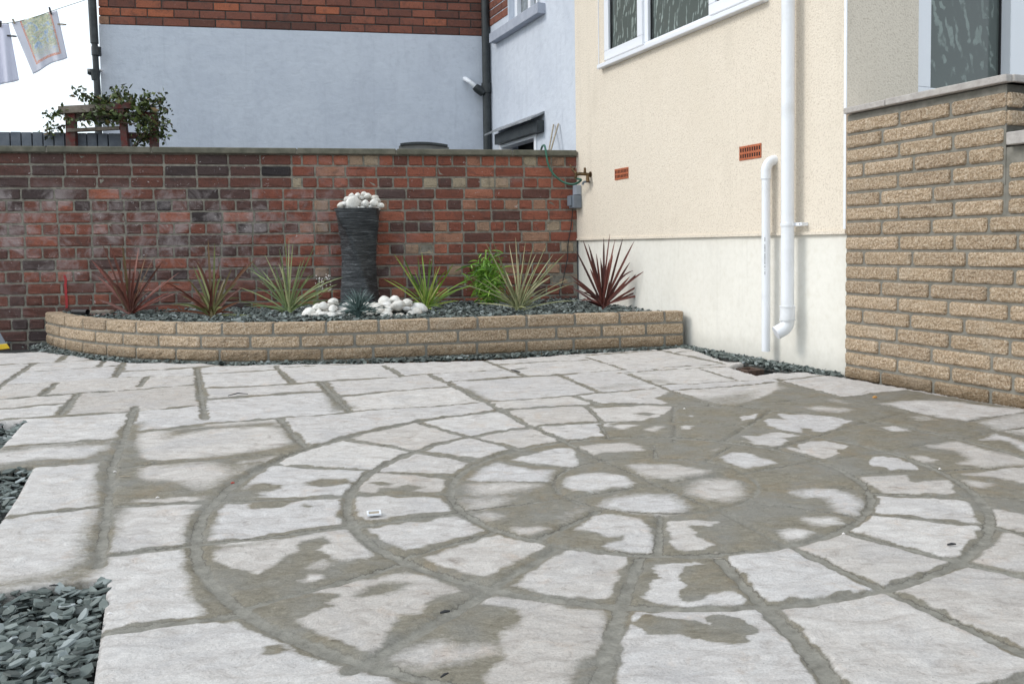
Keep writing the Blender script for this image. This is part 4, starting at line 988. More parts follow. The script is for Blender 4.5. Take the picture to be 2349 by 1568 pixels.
spiky('cordyline', (664, 720), [(550, 660), (575, 600), (588, 640), (570, 610), (610, 590), (640, 570), (655, 560), (663, 556), (672, 560), (690, 600), (718, 575), (700, 590), (750, 640), (760, 660), (565, 700), (600, 620), (735, 680), (755, 690), (630, 610), (705, 640), (545, 690), (780, 640), (768, 655), (560, 700)], 20, .0105, M_['leaf_var'], 'cream and green variegated cordyline between the pink plant and the fountain', arch=.14, height=.42)
spiky('cordyline', (978, 713), [(908, 590), (928, 596), (960, 600), (968, 585), (985, 600), (992, 590), (1040, 605), (880, 640), (900, 645), (1000, 620), (1020, 640), (1060, 650), (1068, 658), (1085, 655), (905, 705), (940, 630), (1050, 690), (1010, 720), (950, 620), (1030, 660), (890, 690)], 18, .013, M_['leaf_lime'], 'lime green spiky cordyline just right of the fountain', arch=.12, height=.34)
spiky('cordyline', (1188, 716), [(1080, 636), (1120, 570), (1133, 560), (1168, 562), (1183, 555), (1205, 560), (1222, 572), (1250, 570), (1262, 595), (1290, 590), (1315, 650), (1305, 640), (1060, 655), (1080, 680), (1280, 665), (1300, 655), (1150, 600), (1230, 610), (1240, 640), (1090, 695), (1270, 600), (1110, 640), (1320, 690), (1200, 600)], 26, .0105, M_['leaf_straw'], 'straw and green narrow leaved cordyline in front of the bamboo', arch=.1, height=.42)
spiky('cordyline', (1384, 709), [(1340, 560), (1352, 570), (1369, 590), (1385, 555), (1398, 548), (1410, 556), (1425, 560), (1449, 566), (1326, 585), (1493, 601), (1478, 622), (1475, 650), (1515, 654), (1320, 640), (1310, 633), (1333, 655), (1355, 620), (1440, 610), (1500, 674), (1345, 690), (1440, 640), (1312, 660), (1378, 600), (1405, 590)], 18, .02, M_['leaf_maroon'], 'maroon cordyline with broad pointed leaves beside the cream house wall', arch=.07, height=.4)
spiky('blue_fescue', (822, 729), [(758, 688), (765, 700), (790, 672), (800, 680), (812, 670), (828, 675), (840, 680), (855, 678), (868, 690), (885, 700), (900, 712), (745, 715), (775, 690), (848, 690), (835, 668), (760, 730), (890, 725)], 230, .0062, M_['leaf_blue'], 'small tuft of blue grey fescue grass among the white cobbles', 'ornamental grass', arch=.2, height=.2, stemr=.01)
# bamboo
bb = bedpt(1125, 700); root = empty('bamboo', bb, 'bright green leafy bamboo clump against the red brick wall', 'plant')
ms = MB(); ml = MB(); bb = bb+np.array([0, .05, 0])
for i in range(26):
    a = random.uniform(0, 6.28); r = random.uniform(0, .05); b0 = bb+np.array([math.cos(a)*r, math.sin(a)*r, 0])
    top_ = b0+np.array([random.gauss(0, .085), random.gauss(0, .06), random.uniform(.2, .42)])
    path = [b0, b0*.5+top_*.5+np.array([0, 0, .03]), top_]; ms.cur = .3; ms.tube(path, [.0025, .002, .001], 5)
    for j in range(24):
        t = random.uniform(.12, 1); p = path[0]*(1-t)**2+2*path[1]*t*(1-t)+path[2]*t*t+rng.normal(0, .02, 3)
        q = p+np.array([random.gauss(0, .045), random.gauss(0, .035), random.gauss(-.012, .03)])
        blade(ml, p, q, .0105, n=4, arch=.25)
ml.build('leaves', M_['leaf_bamboo'], root, True); ms.build('stems', M_['leaf_bamboo'], root, True)
# little flowering sprig left of the column
b = bedpt(690, 712)+np.array([.05, .12, 0]); root = empty('flowering_sprig', b, 'thin stems with tiny white flowers leaning beside the fountain', 'flower')
ms = MB(); mf = MB()
for _ in range(7):
    t_ = atdepth(random.uniform(715, 765), random.uniform(634, 662), b); ms.tube([b, (b+t_)/2+Z*.03, t_], [.0012, .001, .0008], 5)
    for _ in range(7):
        c = t_+rng.normal(0, .018, 3); s = random.uniform(.003, .006)
        mf.tube([c-Z*s, c, c+Z*s*.6], [s*.4, s, s*.5], 6, False)
ms.build('stems', M_['leaf_var'], root); tag(mf.build('petals', M_['flower'], root), kind='stuff')
# ---------------------------------------------------------------- white pipes on the house
dp = empty('downpipe', CREAM(CREAM.at(1806, 400, .06)[0], .3, .0), 'tall white plastic downpipe with a shoe at the bottom, fixed to the cream wall', 'pipe')
def cpt(x, y, d): u, z = CREAM.at(x, y, d); return u, z, d
ud_, _, _ = cpt(1807, 400, .065)
zs = CREAM.at(1803, 716, .065)[1]; rp_ = .034
m = MB(); m.tube([CREAM(ud_, zs-.01, .065), CREAM(ud_, 4.8, .065)], rp_, 24); m.build('pipe', M_['white_pipe'], dp, True)
m = MB(); m.tube([CREAM(ud_, zs-.035, .065), CREAM(ud_, zs+.03, .065)], rp_+.005, 24); m.tube([CREAM(ud_, zs+.03, .065), CREAM(ud_, zs+.034, .065)], rp_+.008, 24); m.tube([CREAM(ud_, zs-.042, .065), CREAM(ud_, zs-.036, .065)], rp_+.008, 24); m.build('socket', M_['white_pipe'], dp, True)
arc = [CREAM(ud_, zs-.03, .065)]+[CREAM(ud_-.02*(1-math.cos(t))*1.2, zs-.05-.05*math.sin(t), .065+.06*(1-math.cos(t))) for t in np.linspace(0.1, 1.1, 8)]
e_ = arc[-1]; arc += [e_+np.array(CREAM(-.018, -.028, .05)-CREAM(0, 0, 0))*.25, e_+np.array(CREAM(-.018, -.028, .05)-CREAM(0, 0, 0))*.5]
m = MB(); m.tube(arc, rp_+.002, 24); m.build('shoe', M_['white_pipe'], dp, True)
zb_ = CREAM.at(1805, 515, .065)[1]
m = MB(); m.tube([CREAM(ud_, zb_-.008, .065), CREAM(ud_, zb_+.008, .065)], rp_+.004, 24); m.build('clip_band', M_['white_pipe'], dp, True)
m = MB(); m.box(CREAM, ud_+rp_-.004, ud_+rp_+.05, zb_-.009, zb_+.009, .03, .045); m.box(CREAM, ud_+rp_+.03, ud_+rp_+.05, zb_-.009, zb_+.009, .0, .03); cb_ = m.build('clip_lug', M_['white_pipe'], dp, bevel=.002)
m = MB(); m.tube([CREAM(ud_+rp_+.038, zb_, .045), CREAM(ud_+rp_+.038, zb_, .047)], .003, 8); m.build('screw', M_['gasket'], cb_)
uw, _, _ = cpt(1757, 600, .05); z1_ = CREAM.at(1757, 398, .05)[1]; z0_ = CREAM.at(1755, 805, .05)[1]; rw = .0235
wp = empty('waste_pipe', CREAM(uw, z0_, 0), 'short white waste pipe with a swept bend at its top, left of the downpipe', 'pipe')
m = MB(); m.tube([CREAM(uw, z0_, .05), CREAM(uw, z1_, .05)], rw, 20); m.build('pipe', M_['white_pipe'], wp, True)
arc = [CREAM(uw, z1_-.03, .05), CREAM(uw, z1_+.01, .05)]+[CREAM(uw+.010*(1-math.cos(t)), z1_+.01+.06*math.sin(t), .05-.045*(1-math.cos(t))) for t in np.linspace(.2, 1.35, 8)]
arc += [CREAM(uw+.012, z1_+.076, -.02)]
m = MB(); m.tube(arc, [rw+.0045]*len(arc), 20); m.build('bend', M_['white_pipe'], wp, True)
m = MB()
for i in range(34):                # line of faint printing down the side
    if random.random() < .25: continue
    zq = CREAM.at(1760, 545, .05)[1]-i*.0062
    aa = R(38); 
    for w_ in (0,):
        c0 = CREAM(uw+(rw+.0004)*math.sin(aa), zq, .05+(rw+.0004)*math.cos(aa)); t_ = (CREAM(math.cos(aa), 0, -math.sin(aa))-CREAM(0, 0, 0))
        a_ = .0022; h_ = random.uniform(.0015, .0022)
        m.add([c0-t_*a_-Z*h_, c0+t_*a_-Z*h_, c0+t_*a_+Z*h_, c0-t_*a_+Z*h_], [(0, 1, 2, 3)])
m.build('printing', M_['gasket'], wp)
# gully
gp = np.array([*GC, 0]); ge = empty('drain_gully', gp, 'rusty brown sunken drain gully below the waste pipe', 'drain')
uo = float((gp-K)@(-dc)); GF = Frame([*K[:2], 0], -dc, nc); dd = float((gp-K)@nc)
m = MB(); w_ = .06
for a in ((-w_, w_, -w_*.9, -w_*.9+.018), (-w_, w_, w_*.9-.018, w_*.9), (-w_, -w_+.018, -w_*.9+.018, w_*.9-.018), (w_-.018, w_, -w_*.9+.018, w_*.9-.018)):
    m.box(GF, uo+a[0], uo+a[1], -.06, -.018, dd+a[2], dd+a[3])
m.build('rim', simple('rusty_clay', (.12, .075, .055), (.06, .04, .03), 40, .85, .5, .003), ge, bevel=.003)
m = MB(); m.box(GF, uo-w_+.018, uo+w_-.018, -.06, -.032, dd-w_*.9+.018, dd+w_*.9-.018); m.build('grate', simple('rust_sludge', (.06, .03, .02), (.22, .07, .025), 50, .8, .6, .006), ge)
# tap, hose, sockets
tp0 = CREAM(*CREAM.at(1357, 402), 0.)
tap = empty('garden_tap', tp0, 'tarnished brass garden tap on the cream wall above the grey box', 'tap')
ut, zt_2 = CREAM.at(1355, 400)
m = MB(); m.tube([CREAM(ut, zt_2, 0), CREAM(ut, zt_2, .006)], .022, 14); m.tube([CREAM(ut, zt_2, 0), CREAM(ut, zt_2, .05), CREAM(ut-.02, zt_2+.004, .085), CREAM(ut-.03, zt_2, .11)], [.011, .012, .013, .012], 12)
m.tube([CREAM(ut, zt_2+.012, .05), CREAM(ut, zt_2+.05, .05)], [.012, .008], 10)
m.tube([CREAM(ut+.002, zt_2, .03), CREAM(ut+.02, zt_2-.06, .035)], [.012, .015], 10)
m.build('body', M_['brass'], tap, True)
m = MB(); m.tube([CREAM(ut-.026, zt_2+.006, .11), CREAM(ut-.055, zt_2+.035, .13), CREAM(ut-.075, zt_2+.075, .14)], [.011, .009, .006], 8); m.tube([CREAM(ut-.05, zt_2+.028, .12), CREAM(ut-.02, zt_2+.05, .13)], .005, 8); m.build('handle', M_['brass'], tap, True)
m = MB(); m.tube([CREAM(ut-.03, zt_2, .11), CREAM(ut-.036, zt_2-.035, .115)], [.012, .011], 10); m.build('spout', M_['brass'], tap, True)
hs = CREAM(ut-.037, zt_2-.03, .116)
def redpt(x, y, d): u, z = RED.at(x, y, d); return RED(u, z, d)
hp = [hs, redpt(1333, 413, .25)*1.0, redpt(1318, 422, .16), redpt(1295, 419, .11), redpt(1272, 402, .09), redpt(1258, 378, .075), redpt(1253, 352, .065), redpt(1251, 341, .055), redpt(1249, 334, .0), redpt(1246, 334, -.06), redpt(1243, 338, -.12), redpt(1240, 352, -.29), redpt(1238, 380, -.31)]
def smooth_path(pts, n=6):
    p = np.array(pts); p = np.vstack([2*p[0]-p[1], p, 2*p[-1]-p[-2]]); out = []
    for i in range(1, len(p)-2):
        for t in np.arange(n)/n:
            out.append(.5*((2*p[i])+(-p[i-1]+p[i+1])*t+(2*p[i-1]-5*p[i]+4*p[i+1]-p[i+2])*t*t+(-p[i-1]+3*p[i]-3*p[i+1]+p[i+2])*t**3))
    out.append(p[-2]); return out
m = MB(); m.tube(smooth_path(hp), .0085, 10); tag(m.build('garden_hose', M_['hose'], None, True), 'green hose looping from the tap over the coping of the red wall', 'hose')
# small overflow stub below the tap
m = MB(); us_, zs_ = CREAM.at(1353, 417); m.tube(smooth_path([CREAM(us_, zs_, 0), CREAM(us_, zs_, .035), CREAM(us_-.012, zs_-.006, .05), CREAM(us_-.018, zs_-.022, .052)]), .0085, 10)
tag(m.build('overflow_pipe', M_['greyplastic'], None, True), 'little grey overflow stub poking from the wall just below the tap', 'pipe')
ub0 = .055; zb0 = CREAM.at(1322, 477, .05)[1]; zb1 = CREAM.at(1322, 447, .05)[1]
el_b = empty('socket_box', CREAM(ub0, zb0), 'grey outdoor electrical socket box in the corner below the tap', 'socket')
m = MB(); m.box(CREAM, ub0-.045, ub0+.042, zb0, zb1, .0, .075); bx_ = m.build('housing', M_['greyplastic'], el_b, bevel=.006)
m = MB(); m.box(CREAM, ub0-.04, ub0+.02, zb0+.018, zb1-.004, .076, .092); m.build('flap', M_['greyplastic'], bx_, bevel=.004)
zb2 = CREAM.at(1322, 424, .05)[1]
m = MB(); m.box(CREAM, ub0-.032, ub0+.035, zb1+.004, zb2, .0, .045); m.build('back_plate', simple('pale_grey_plastic', (.4, .44, .5), (.36, .4, .46), 9, .5, 0), el_b, bevel=.003)
cab = [CREAM(ub0-.015, zb0+.01, .05), redpt(1313, 492, .03), redpt(1310, 520, .02), redpt(1303, 560, .018), redpt(1302, 590, .018), redpt(1296, 620, .02), redpt(1290, 650, .03), redpt(1283, 672, .05), redpt(1291, 690, .08)]
m = MB(); m.tube(smooth_path(cab), .0038, 8); tag(m.build('power_cable', M_['gasket'], None, True), 'thin black cable hanging from the grey socket box down the red wall', 'cable')
# small black pipe on the bed behind the wall top at the left
pa, pb = G(158, 716, .235), G(192, 718, .232); pa[2] = .236; pb[2] = .236
m = MB(); m.tube([pa+[0, .05, .0], pb+[0, .05, 0]], [.017, .018], 16, False); m.tube([pa+[0, .05, .0], pb+[0, .05, 0]], [.013, .013], 16, False)
tag(m.build('pipe_offcut', M_['gasket'], None, True), 'short black pipe offcut lying at the left end of the raised bed', 'pipe')
m = MB(); q0 = pb+np.array([.03, .05, -.01]); m.box(Frame(q0, [1, .1, 0], [0, -1, 0]), 0, .13, 0, .02, -.03, .03); tag(m.build('stone_offcut', M_['slatewood'], None, bevel=.004), 'small grey offcut lying beside the black pipe in the bed', 'offcut')
# ---------------------------------------------------------------- neighbour's house beyond the red wall
nh = empty('neighbour_house', GREYF(1.8, 0), 'neighbour house with red brick above pale grey painted render behind the garden wall', 'house')
UG = GREYF.at(229, 120)[0]
zp0 = GREYF.at(229, 56)[1]; zp1 = GREYF.at(1102, 83.5)[1]; ZP = (zp0+zp1)/2
UGS0 = float((Pc-GREYS.o)@(-dc))        # far end on the side wall (negative)
NT = 5.6
m = MB(); m.box(GREYF, 0., UG, -.1, ZP, -.25, 0.); m.build('painted_render', M_['grey'], nh)
SW0 = GREYS.at(1160, 100)[0]; uw0 = GREYS.at(1167, 60)[0]; uw1 = GREYS.at(1238, 15)[0]; zsl = GREYS.at(1180, 52)[1]
m = wall_with_hole(GREYS, UGS0, 0.05, -.1, NT, -.25, 0., [(uw0, uw1, zsl, zsl+1.1), (GREYS.at(1146, 340)[0], GREYS.at(1232, 340)[0], 1.0, GREYS.at(1190, 320)[1])])
m.build('painted_side_render', M_['grey'], nh)
m = MB(); m.box(GREYF, 0., UG-.01, ZP, NT, -.25, -.012); m.build('brick_mortar', M_['mortar_dark'], nh)
mb = MB()
for k in range(int((NT-ZP)/.0815)-1):
    z0 = ZP+.006+k*.0815; z1 = z0+.0715
    u = .02; first = True
    while u < UG-.02:
        L = .236*random.uniform(.98, 1.02)
        if first: L = .12 if k % 2 else .236
        first = False; e = min(u+L-.009, UG)
        if UG-e < .05: e = UG
        mb.cur = min(1, max(0, random.gauss(.45, .16)+(.45 if e == UG else 0)-(.1 if e < .5 else 0)))
        block(mb, GREYF, u, e, z0, z1, -.012, random.uniform(-.003, .001), 3, 2, .004, .0008); u += L
mb.build('bricks', M_['brick2'], nh); mb = MB()
for k in range(30):
    z0 = zsl-.22+.006+k*.0815; z1 = z0+.0715
    for ua_, ub_ in ((UGS0, uw0-.02),):
        if z0 < ZP+.02: continue
        u = UGS0+.0
        while u < ub_-.03:
            e = min(u+.236-.009, ub_); mb.cur = min(1, max(0, random.gauss(.45, .14))); block(mb, GREYS, u, e, z0, z1, .0, .008, 3, 2, .004, .0008); u += .236
    u = uw1+.02
    if False and z0 > GREYS.at(1250, 20)[1]+.05:
        while u < -.4:
            e = u+.227; mb.cur = random.gauss(.45, .14); block(mb, GREYS, u, e, z0, z1, .0, .008, 3, 2, .004, .0008); u += .236
mb.build('side_bricks', M_['brick2'], nh)
# sill and window of the side wall
sa, za_ = GREYS.at(1123, 100, .07); sb, _ = GREYS.at(1232, 34, .07)
m = MB(); m.box(GREYS, sa, sb+.02, za_, zsl-.002, -.05, .075); m.build('stone_sill', M_['greypaint'], nh, bevel=.006)
m = MB(); wz1 = zsl+1.1
for a in ((uw0, uw0+.07, zsl, wz1), (uw1-.06, uw1, zsl, wz1), (uw0+.07, uw1-.06, zsl, zsl+.05), (uw0+.07, uw1-.06, wz1-.05, wz1), (uw0*.55+uw1*.45, uw0*.55+uw1*.45+.06, zsl+.05, wz1-.05), (uw0*.3+uw1*.7, uw0*.3+uw1*.7+.03, zsl+.05, wz1-.05)): m.box(GREYS, *a, -.12, -.06)
w3 = m.build('window_frame', M_['white'], nh)
m = MB(); m.box(GREYS, uw0+.05, uw1-.05, zsl+.02, wz1-.02, -.11, -.1); m.build('glass', simple('grey_net_glass', (.03, .035, .035), (.3, .33, .35), 2.2, .15, 0, pos=(.45, .6)), w3)
# low side window under a lead covered hood
lw0, lz0 = GREYS.at(1146, 330); lw1 = GREYS.at(1232, 330)[0]; lz1 = GREYS.at(1190, 320)[1]
m = MB(); m.box(GREYS, lw0, lw1, .95, lz1, -.3, -.2); m.build('low_window_glass', M_['dark'], nh)
m = MB()
for a in ((lw0, lw0+.09, 1.0, lz1), (lw1-.05, lw1, 1.0, lz1), (lw0+.09, lw1-.05, lz1-.03, lz1)): m.box(GREYS, *a, -.1, .01)
m.build('low_window_frame', M_['white'], nh)
ha, hz = GREYS.at(1118, 312, .1); hb, hz2 = GREYS.at(1234, 281, .02)
pA = [GREYS(ha, hz, .13), GREYS(ha, hz+.014, .13), GREYS(ha+.05, hz+.08, 0), GREYS(ha+.05, hz+.06, 0)]
hb_ = GREYS.at(1235, 285, .06)[0]
pB = [GREYS(hb_, hz, .13), GREYS(hb_, hz+.014, .13), GREYS(hb_, hz+.08, 0), GREYS(hb_, hz+.06, 0)]
m = MB(); m.add(pA+pB, [(0, 1, 2, 3), (7, 6, 5, 4), (0, 4, 5, 1), (1, 5, 6, 2), (3, 2, 6, 7), (0, 3, 7, 4)]); m.build('lead_hood', simple('lead_flashing', (.3, .32, .34), (.14, .15, .16), 14, .6, .5, .005), nh)
m = MB(); m.box(GREYS, ha+.12, hb_-.01, hz-.1, hz+.0, .0, .07); m.build('hood_board', M_['black'], nh)
# left end reveal of the front wall and a pale quoin edge
# black soil pipe in the corner, white branch
ux, _ = GREYF.at(1116, 200, .1)
sp_ = empty('soil_pipe', GREYF(ux, 1.4, .1), 'black iron downpipe in the corner between the grey painted walls', 'pipe')
m = MB(); m.tube([GREYF(ux, .5, .1), GREYF(ux, NT, .1)], .041, 18); m.build('pipe', M_['black'], sp_, True)
zc1 = GREYF.at(1116, 203, .1)[1]
m = MB(); m.tube([GREYF(ux, zc1-.045, .1), GREYF(ux, zc1+.05, .1)], .052, 18); cl_ = m.build('collar', M_['black'], sp_, True)
m = MB(); m.box(GREYF, ux-.075, ux+.1, zc1-.0, zc1+.035, .0, .06); m.build('bracket', M_['black'], sp_)
p0 = GREYF(*GREYF.at(1108, 213, .11), .11); p1 = GREYF(*GREYF.at(1094, 203, .13), .13); p2 = GREYF(*GREYF.at(1083, 192, .13), .13); p3 = GREYF(*GREYF.at(1072, 184, .1), .1); p4 = GREYF(*GREYF.at(1066, 181, .0), .0)
m = MB(); m.tube([p0, p1, p1*.6+p2*.4], [.042, .042, .036], 16); m.build('boss', M_['black'], sp_, True)
m = MB(); m.tube(smooth_path([p1, p2, p3, p4]), .022, 14); m.build('branch', M_['white_pipe'], sp_, True)
# black downpipe at the free end
p_ = [(204, -160), (211, 0), (217, 100), (220, 150), (224, 215), (227, 340)]
dpt = []
for x, y in p_: u_, z_ = GREYF.at(x, y, .09); dpt.append(GREYF(u_, z_, .09))
bp_ = empty('rainwater_pipe', dpt[-1], 'black rainwater pipe against the sky at the far left corner of the neighbour house', 'pipe')
m = MB(); m.tube(dpt[:3], .036, 16); m.build('pipe', M_['black'], bp_, True)
m = MB(); m.tube([dpt[2]+Z*.02, dpt[3], dpt[4], dpt[5]], [.027, .027, .03, .032], 16); lo_ = m.build('lower_pipe', M_['black'], bp_, True)
u_, z_ = GREYF.at(219, 172, .09)
m = MB(); m.tube([GREYF(u_, z_-.05, .09), GREYF(u_, z_+.04, .09)], [.034, .045], 14); m.box(GREYF, u_+.0, u_+.06, z_-.0, z_+.05, .06, .12); m.build('hopper', M_['black'], bp_, True)
u_, z_ = GREYF.at(221, 118, .09)
m = MB(); m.tube([GREYF(u_, z_-.04, .09), GREYF(u_, z_+.04, .09)], .042, 14); m.build('collar', M_['black'], bp_, True)
m = MB(); u_, z_ = GREYF.at(226, 162, .05); m.box(GREYF, u_-.03, u_+.03, z_-.006, z_+.006, .02, .09); m.box(GREYF, u_+.0, u_+.008, z_-.03, z_+.03, .08, .1); m.build('clip', M_['flower'], bp_)
# rounded dark lid showing above the coping
BK = Frame(RED(0, 0, -.6), -dr, nr)
a0_, z_ = BK.at(1030, 340); a1_, _ = BK.at(915, 340); zt_l = BK.at(970, 326)[1]; zl0 = BK.at(970, 342)[1]
m = MB(); vs = []; nn = 14
for i in range(nn+1):
    t = i/nn; u_ = a0_+(a1_-a0_)*t; h_ = zt_l-.028*((t-.55)*1.6)**2
    vs += [BK(u_, 1.0, 0), BK(u_, h_-.02, 0), BK(u_, h_-.02, -.35), BK(u_, 1.0, -.35)]
m.add(vs, [(4*i+a, 4*i+(a+1) % 4, 4*i+4+(a+1) % 4, 4*i+4+a) for i in range(nn) for a in range(4)]+[(3, 2, 1, 0), tuple(4*nn+a for a in range(4))])
bn = empty('storage_bin', BK((a0_+a1_)/2, 1.0), 'low bin with a domed black lid just showing over the coping', 'bin')
m.build('body', simple('dull_grey_plastic', (.2, .2, .19), (.13, .13, .125), 10, .6, 0), bn)
m = MB(); vs = []
for i in range(nn+1):
    t = i/nn; u_ = a0_+.012+(a1_-a0_-.024)*t; h_ = zt_l-.028*((t-.55)*1.6)**2
    vs += [BK(u_, h_-.019, .02), BK(u_, h_, .02), BK(u_, h_, -.37), BK(u_, h_-.019, -.37)]
m.add(vs, [(4*i+a, 4*i+(a+1) % 4, 4*i+4+(a+1) % 4, 4*i+4+a) for i in range(nn) for a in range(4)]+[(3, 2, 1, 0), tuple(4*nn+a for a in range(4))]); m.build('lid', M_['black'], bn)
# two canes leaning on the side wall
for (x0, y0, x1, y1), lb in zip(((1258, 350, 1270, 286), (1262, 350, 1281, 284)), ('left hand thin cane leaning against the grey wall', 'right hand thin cane, leaning further over against the grey wall')):
    m = MB(); a = GREYS.at(x0, y0, .12); b = GREYS.at(x1, y1, .012)
    m.tube([GREYS(*a, .12), GREYS(*b, .012)], .007, 8)
    tag(m.build('garden_cane', M_['cane'], None, True), lb, 'cane')
# ---------------------------------------------------------------- left background: blue brick coping, trellis planter, climber
LW = Frame(RED(0, 0, -.55), -dr, nr)
zt_w = LW.at(120, 304)[1]; ue_w = LW.at(286, 320)[0]
lw = empty('blue_capped_wall', LW(ue_w+.8, 0), 'far wall capped with blue engineering bricks set on edge at the far left', 'wall')
m = MB(); m.box(LW, ue_w, ue_w+2.4, 0, zt_w-.115, -.22, 0); m.build('wall', M_['blue_brick'], lw)
m = MB(); u = ue_w; 
while u < ue_w+2.4:
    m.cur = random.random(); L = random.choice((.078, .078, .08, .12)); dz = random.uniform(-.004, .003)
    m.box(LW, u+.004, u+L-.004, zt_w-.11, zt_w+dz, -.23, .012+random.uniform(-.002, .002)); u += L
m.build('capping', M_['blue_brick'], lw, bevel=.004)
TR = Frame(RED(0, 0, -.45), -dr, nr)
def tq(x, y, d=0): return TR.at(x, y, d)
tb = empty('trellis_planter', TR(*tq(215, 330)), 'weathered grey and red timber planter frame carrying a climber above the far wall', 'planter')
def plank(x0, y0, x1, y1, wpx, th, mat, name, d=0.):
    a = TR(*tq(x0, y0, d), d); b = TR(*tq(x1, y1, d), d); t = (b-a)/np.linalg.norm(b-a); s = np.cross(t, nr); s /= np.linalg.norm(s); w = wpx/F*a[1]/2
    v = [a-s*w, a+s*w, b+s*w, b-s*w]; v = v+[q-nr*th for q in v]
    m = MB(); m.add(v, [(0, 1, 2, 3), (7, 6, 5, 4), (0, 4, 5, 1), (1, 5, 6, 2), (2, 6, 7, 3), (3, 7, 4, 0)]); return m.build(name, mat, tb, bevel=.003)
plank(133, 252, 270, 245, 17, .05, M_['slatewood'], 'top_rail')
plank(256, 244, 308, 241, 13, .05, M_['redwood'], 'top_rail', .012)
plank(148, 267, 290, 262, 13, .12, M_['slatewood'], 'board', -.06)
plank(152, 299, 273, 293, 8, .04, M_['slatewood'], 'rail', -.01)
plank(160, 258, 162, 345, 20, .06, M_['redwood'], 'post', -.03)
plank(277, 250, 287, 345, 14, .06, M_['redwood'], 'post', .0)
plank(350, 262, 352, 345, 17, .06, M_['redwood'], 'post', -.05)
plank(280, 310, 350, 312, 14, .04, M_['redwood'], 'rail', -.09)
plank(300, 262, 356, 262, 12, .03, M_['redwood'], 'rail', -.08)
cb = TR(*tq(300, 345), -.02); cl = empty('climbing_shrub', cb, 'scruffy green and brown climbing shrub sprawling over the timber planter frame', 'shrub')
ms = MB(); ml = MB(); 
def leaf(mb, p, d, s):
    d = np.array(d)/np.linalg.norm(d); a = np.cross(d, rng.normal(0, 1, 3)); a /= np.linalg.norm(a); mb.cur = min(1, max(0, random.gauss(.45, .28)))
    n_ = np.cross(a, d)
    mb.add([p, p+d*s*.45+a*s*.28+n_*s*.07, p+d*s, p+d*s*.45-a*s*.28+n_*s*.07, p+d*s*.5], [(0, 1, 4), (1, 2, 4), (2, 3, 4), (3, 0, 4)])
stems = [((300, 345), (322, 300), (318, 262)), ((300, 345), (345, 290), (360, 262)), ((318, 262), (340, 235), (338, 218)), ((318, 262), (300, 225), (285, 208)), ((310, 280), (260, 258), (215, 245)), ((260, 258), (190, 215), (178, 212)),
         ((260, 262), (215, 230), (205, 225)), ((310, 285), (220, 275), (150, 280)), ((180, 278), (130, 260), (112, 275)), ((160, 285), (125, 295), (105, 300)), ((318, 262), (365, 245), (385, 262)), ((345, 290), (372, 280), (380, 290)), ((345, 300), (370, 310), (372, 312)),
         ((318, 262), (370, 225), (362, 232)), ((290, 262), (270, 215), (262, 212)), ((318, 262), (250, 245), (235, 222)), ((300, 345), (330, 320), (352, 318))]
for st in stems:
    dd_ = random.uniform(-.12, .06); P3 = [TR(*tq(x, y, dd_), dd_) for x, y in st]; path = smooth_path(P3, 8)
    ms.cur = .2; ms.tube(path, [.006-.005*i/len(path) for i in range(len(path))], 6)
    for p in path[4:]:
        for _ in range(5):
            q = p+rng.normal(0, .022, 3); leaf(ml, q, rng.normal(0, 1, 3)+[0, 0, -.3], random.uniform(.022, .05))
for cx_, cy_, rx_, ry_, n_ in ((285, 235, 50, 16, 90), (325, 258, 34, 24, 110), (240, 268, 60, 14, 150), (335, 300, 20, 28, 70), (225, 232, 40, 8, 40)):
    for _ in range(n_):
        a = random.uniform(0, 6.28); r = math.sqrt(random.random()); dd_ = random.uniform(-.16, .08)
        x, y = cx_+rx_*r*math.cos(a), cy_+ry_*r*math.sin(a); leaf(ml, TR(*tq(x, y, dd_), dd_), rng.normal(0, 1, 3)+[0, 0, -.2], random.uniform(.03, .068))
ms.build('stems', simple('brown_stem', (.07, .05, .03), (.04, .03, .02), 30, .8, 0), cl); ml.build('leaves', M_['leaf_climb'], cl)
# ---------------------------------------------------------------- washing line
DW = 9.2
def at9(x, y, dz=0.): d = ray(x, y); return C0+d*((DW+dz)/d[1])
m = MB(); lp = [at9(-140, 68), at9(0, 55), at9(28, 52), at9(72, 42), at9(130, 22), at9(215, -6)]
m.tube(smooth_path(lp, 4), .003, 6); tag(m.build('washing_line', simple('green_line', (.16, .19, .12), None, 8, .6, 0), None, True), 'thin washing line sloping across the sky at the top left', 'line')
def cloth(name, tl, tr, br, bl, mat, label, waves, cat='tea towel'):
    nu_, nv_ = 26, 30; a, b, c, d = [np.array(q, float) for q in (tl, tr, br, bl)]; vs = []; tt = []
    for j in range(nv_+1):
        v = j/nv_
        for i in range(nu_+1):
            u = i/nu_; x, y = (a*(1-u)+b*u)*(1-v)+(d*(1-u)+c*u)*v
            y += 10*math.sin(u*math.pi*1.0)*0*v; y += 2.5*math.sin(u*7+1)*v
            w = waves*(.3+v)*(math.sin(u*13+v*1.2)+.5*math.sin(u*27+v*3+1)); vs.append(at9(x, y, w))
    f = [(j*(nu_+1)+i, j*(nu_+1)+i+1, (j+1)*(nu_+1)+i+1, (j+1)*(nu_+1)+i) for j in range(nv_) for i in range(nu_)]
    m = MB(); m.add(vs, f); o = m.build(name, mat, None, True)
    uu = np.tile(np.linspace(0, 1, nu_+1), nv_+1); vv_ = np.repeat(np.linspace(0, 1, nv_+1), nu_+1)
    for nm, arr in (('cu', uu), ('cv', vv_)):
        at = o.data.attributes.new(nm, 'FLOAT', 'POINT'); at.data.foreach_set('value', arr.astype(np.float32))
    sd = o.modifiers.new('thickness', 'SOLIDIFY'); sd.thickness = .0015
    return tag(o, label, cat)
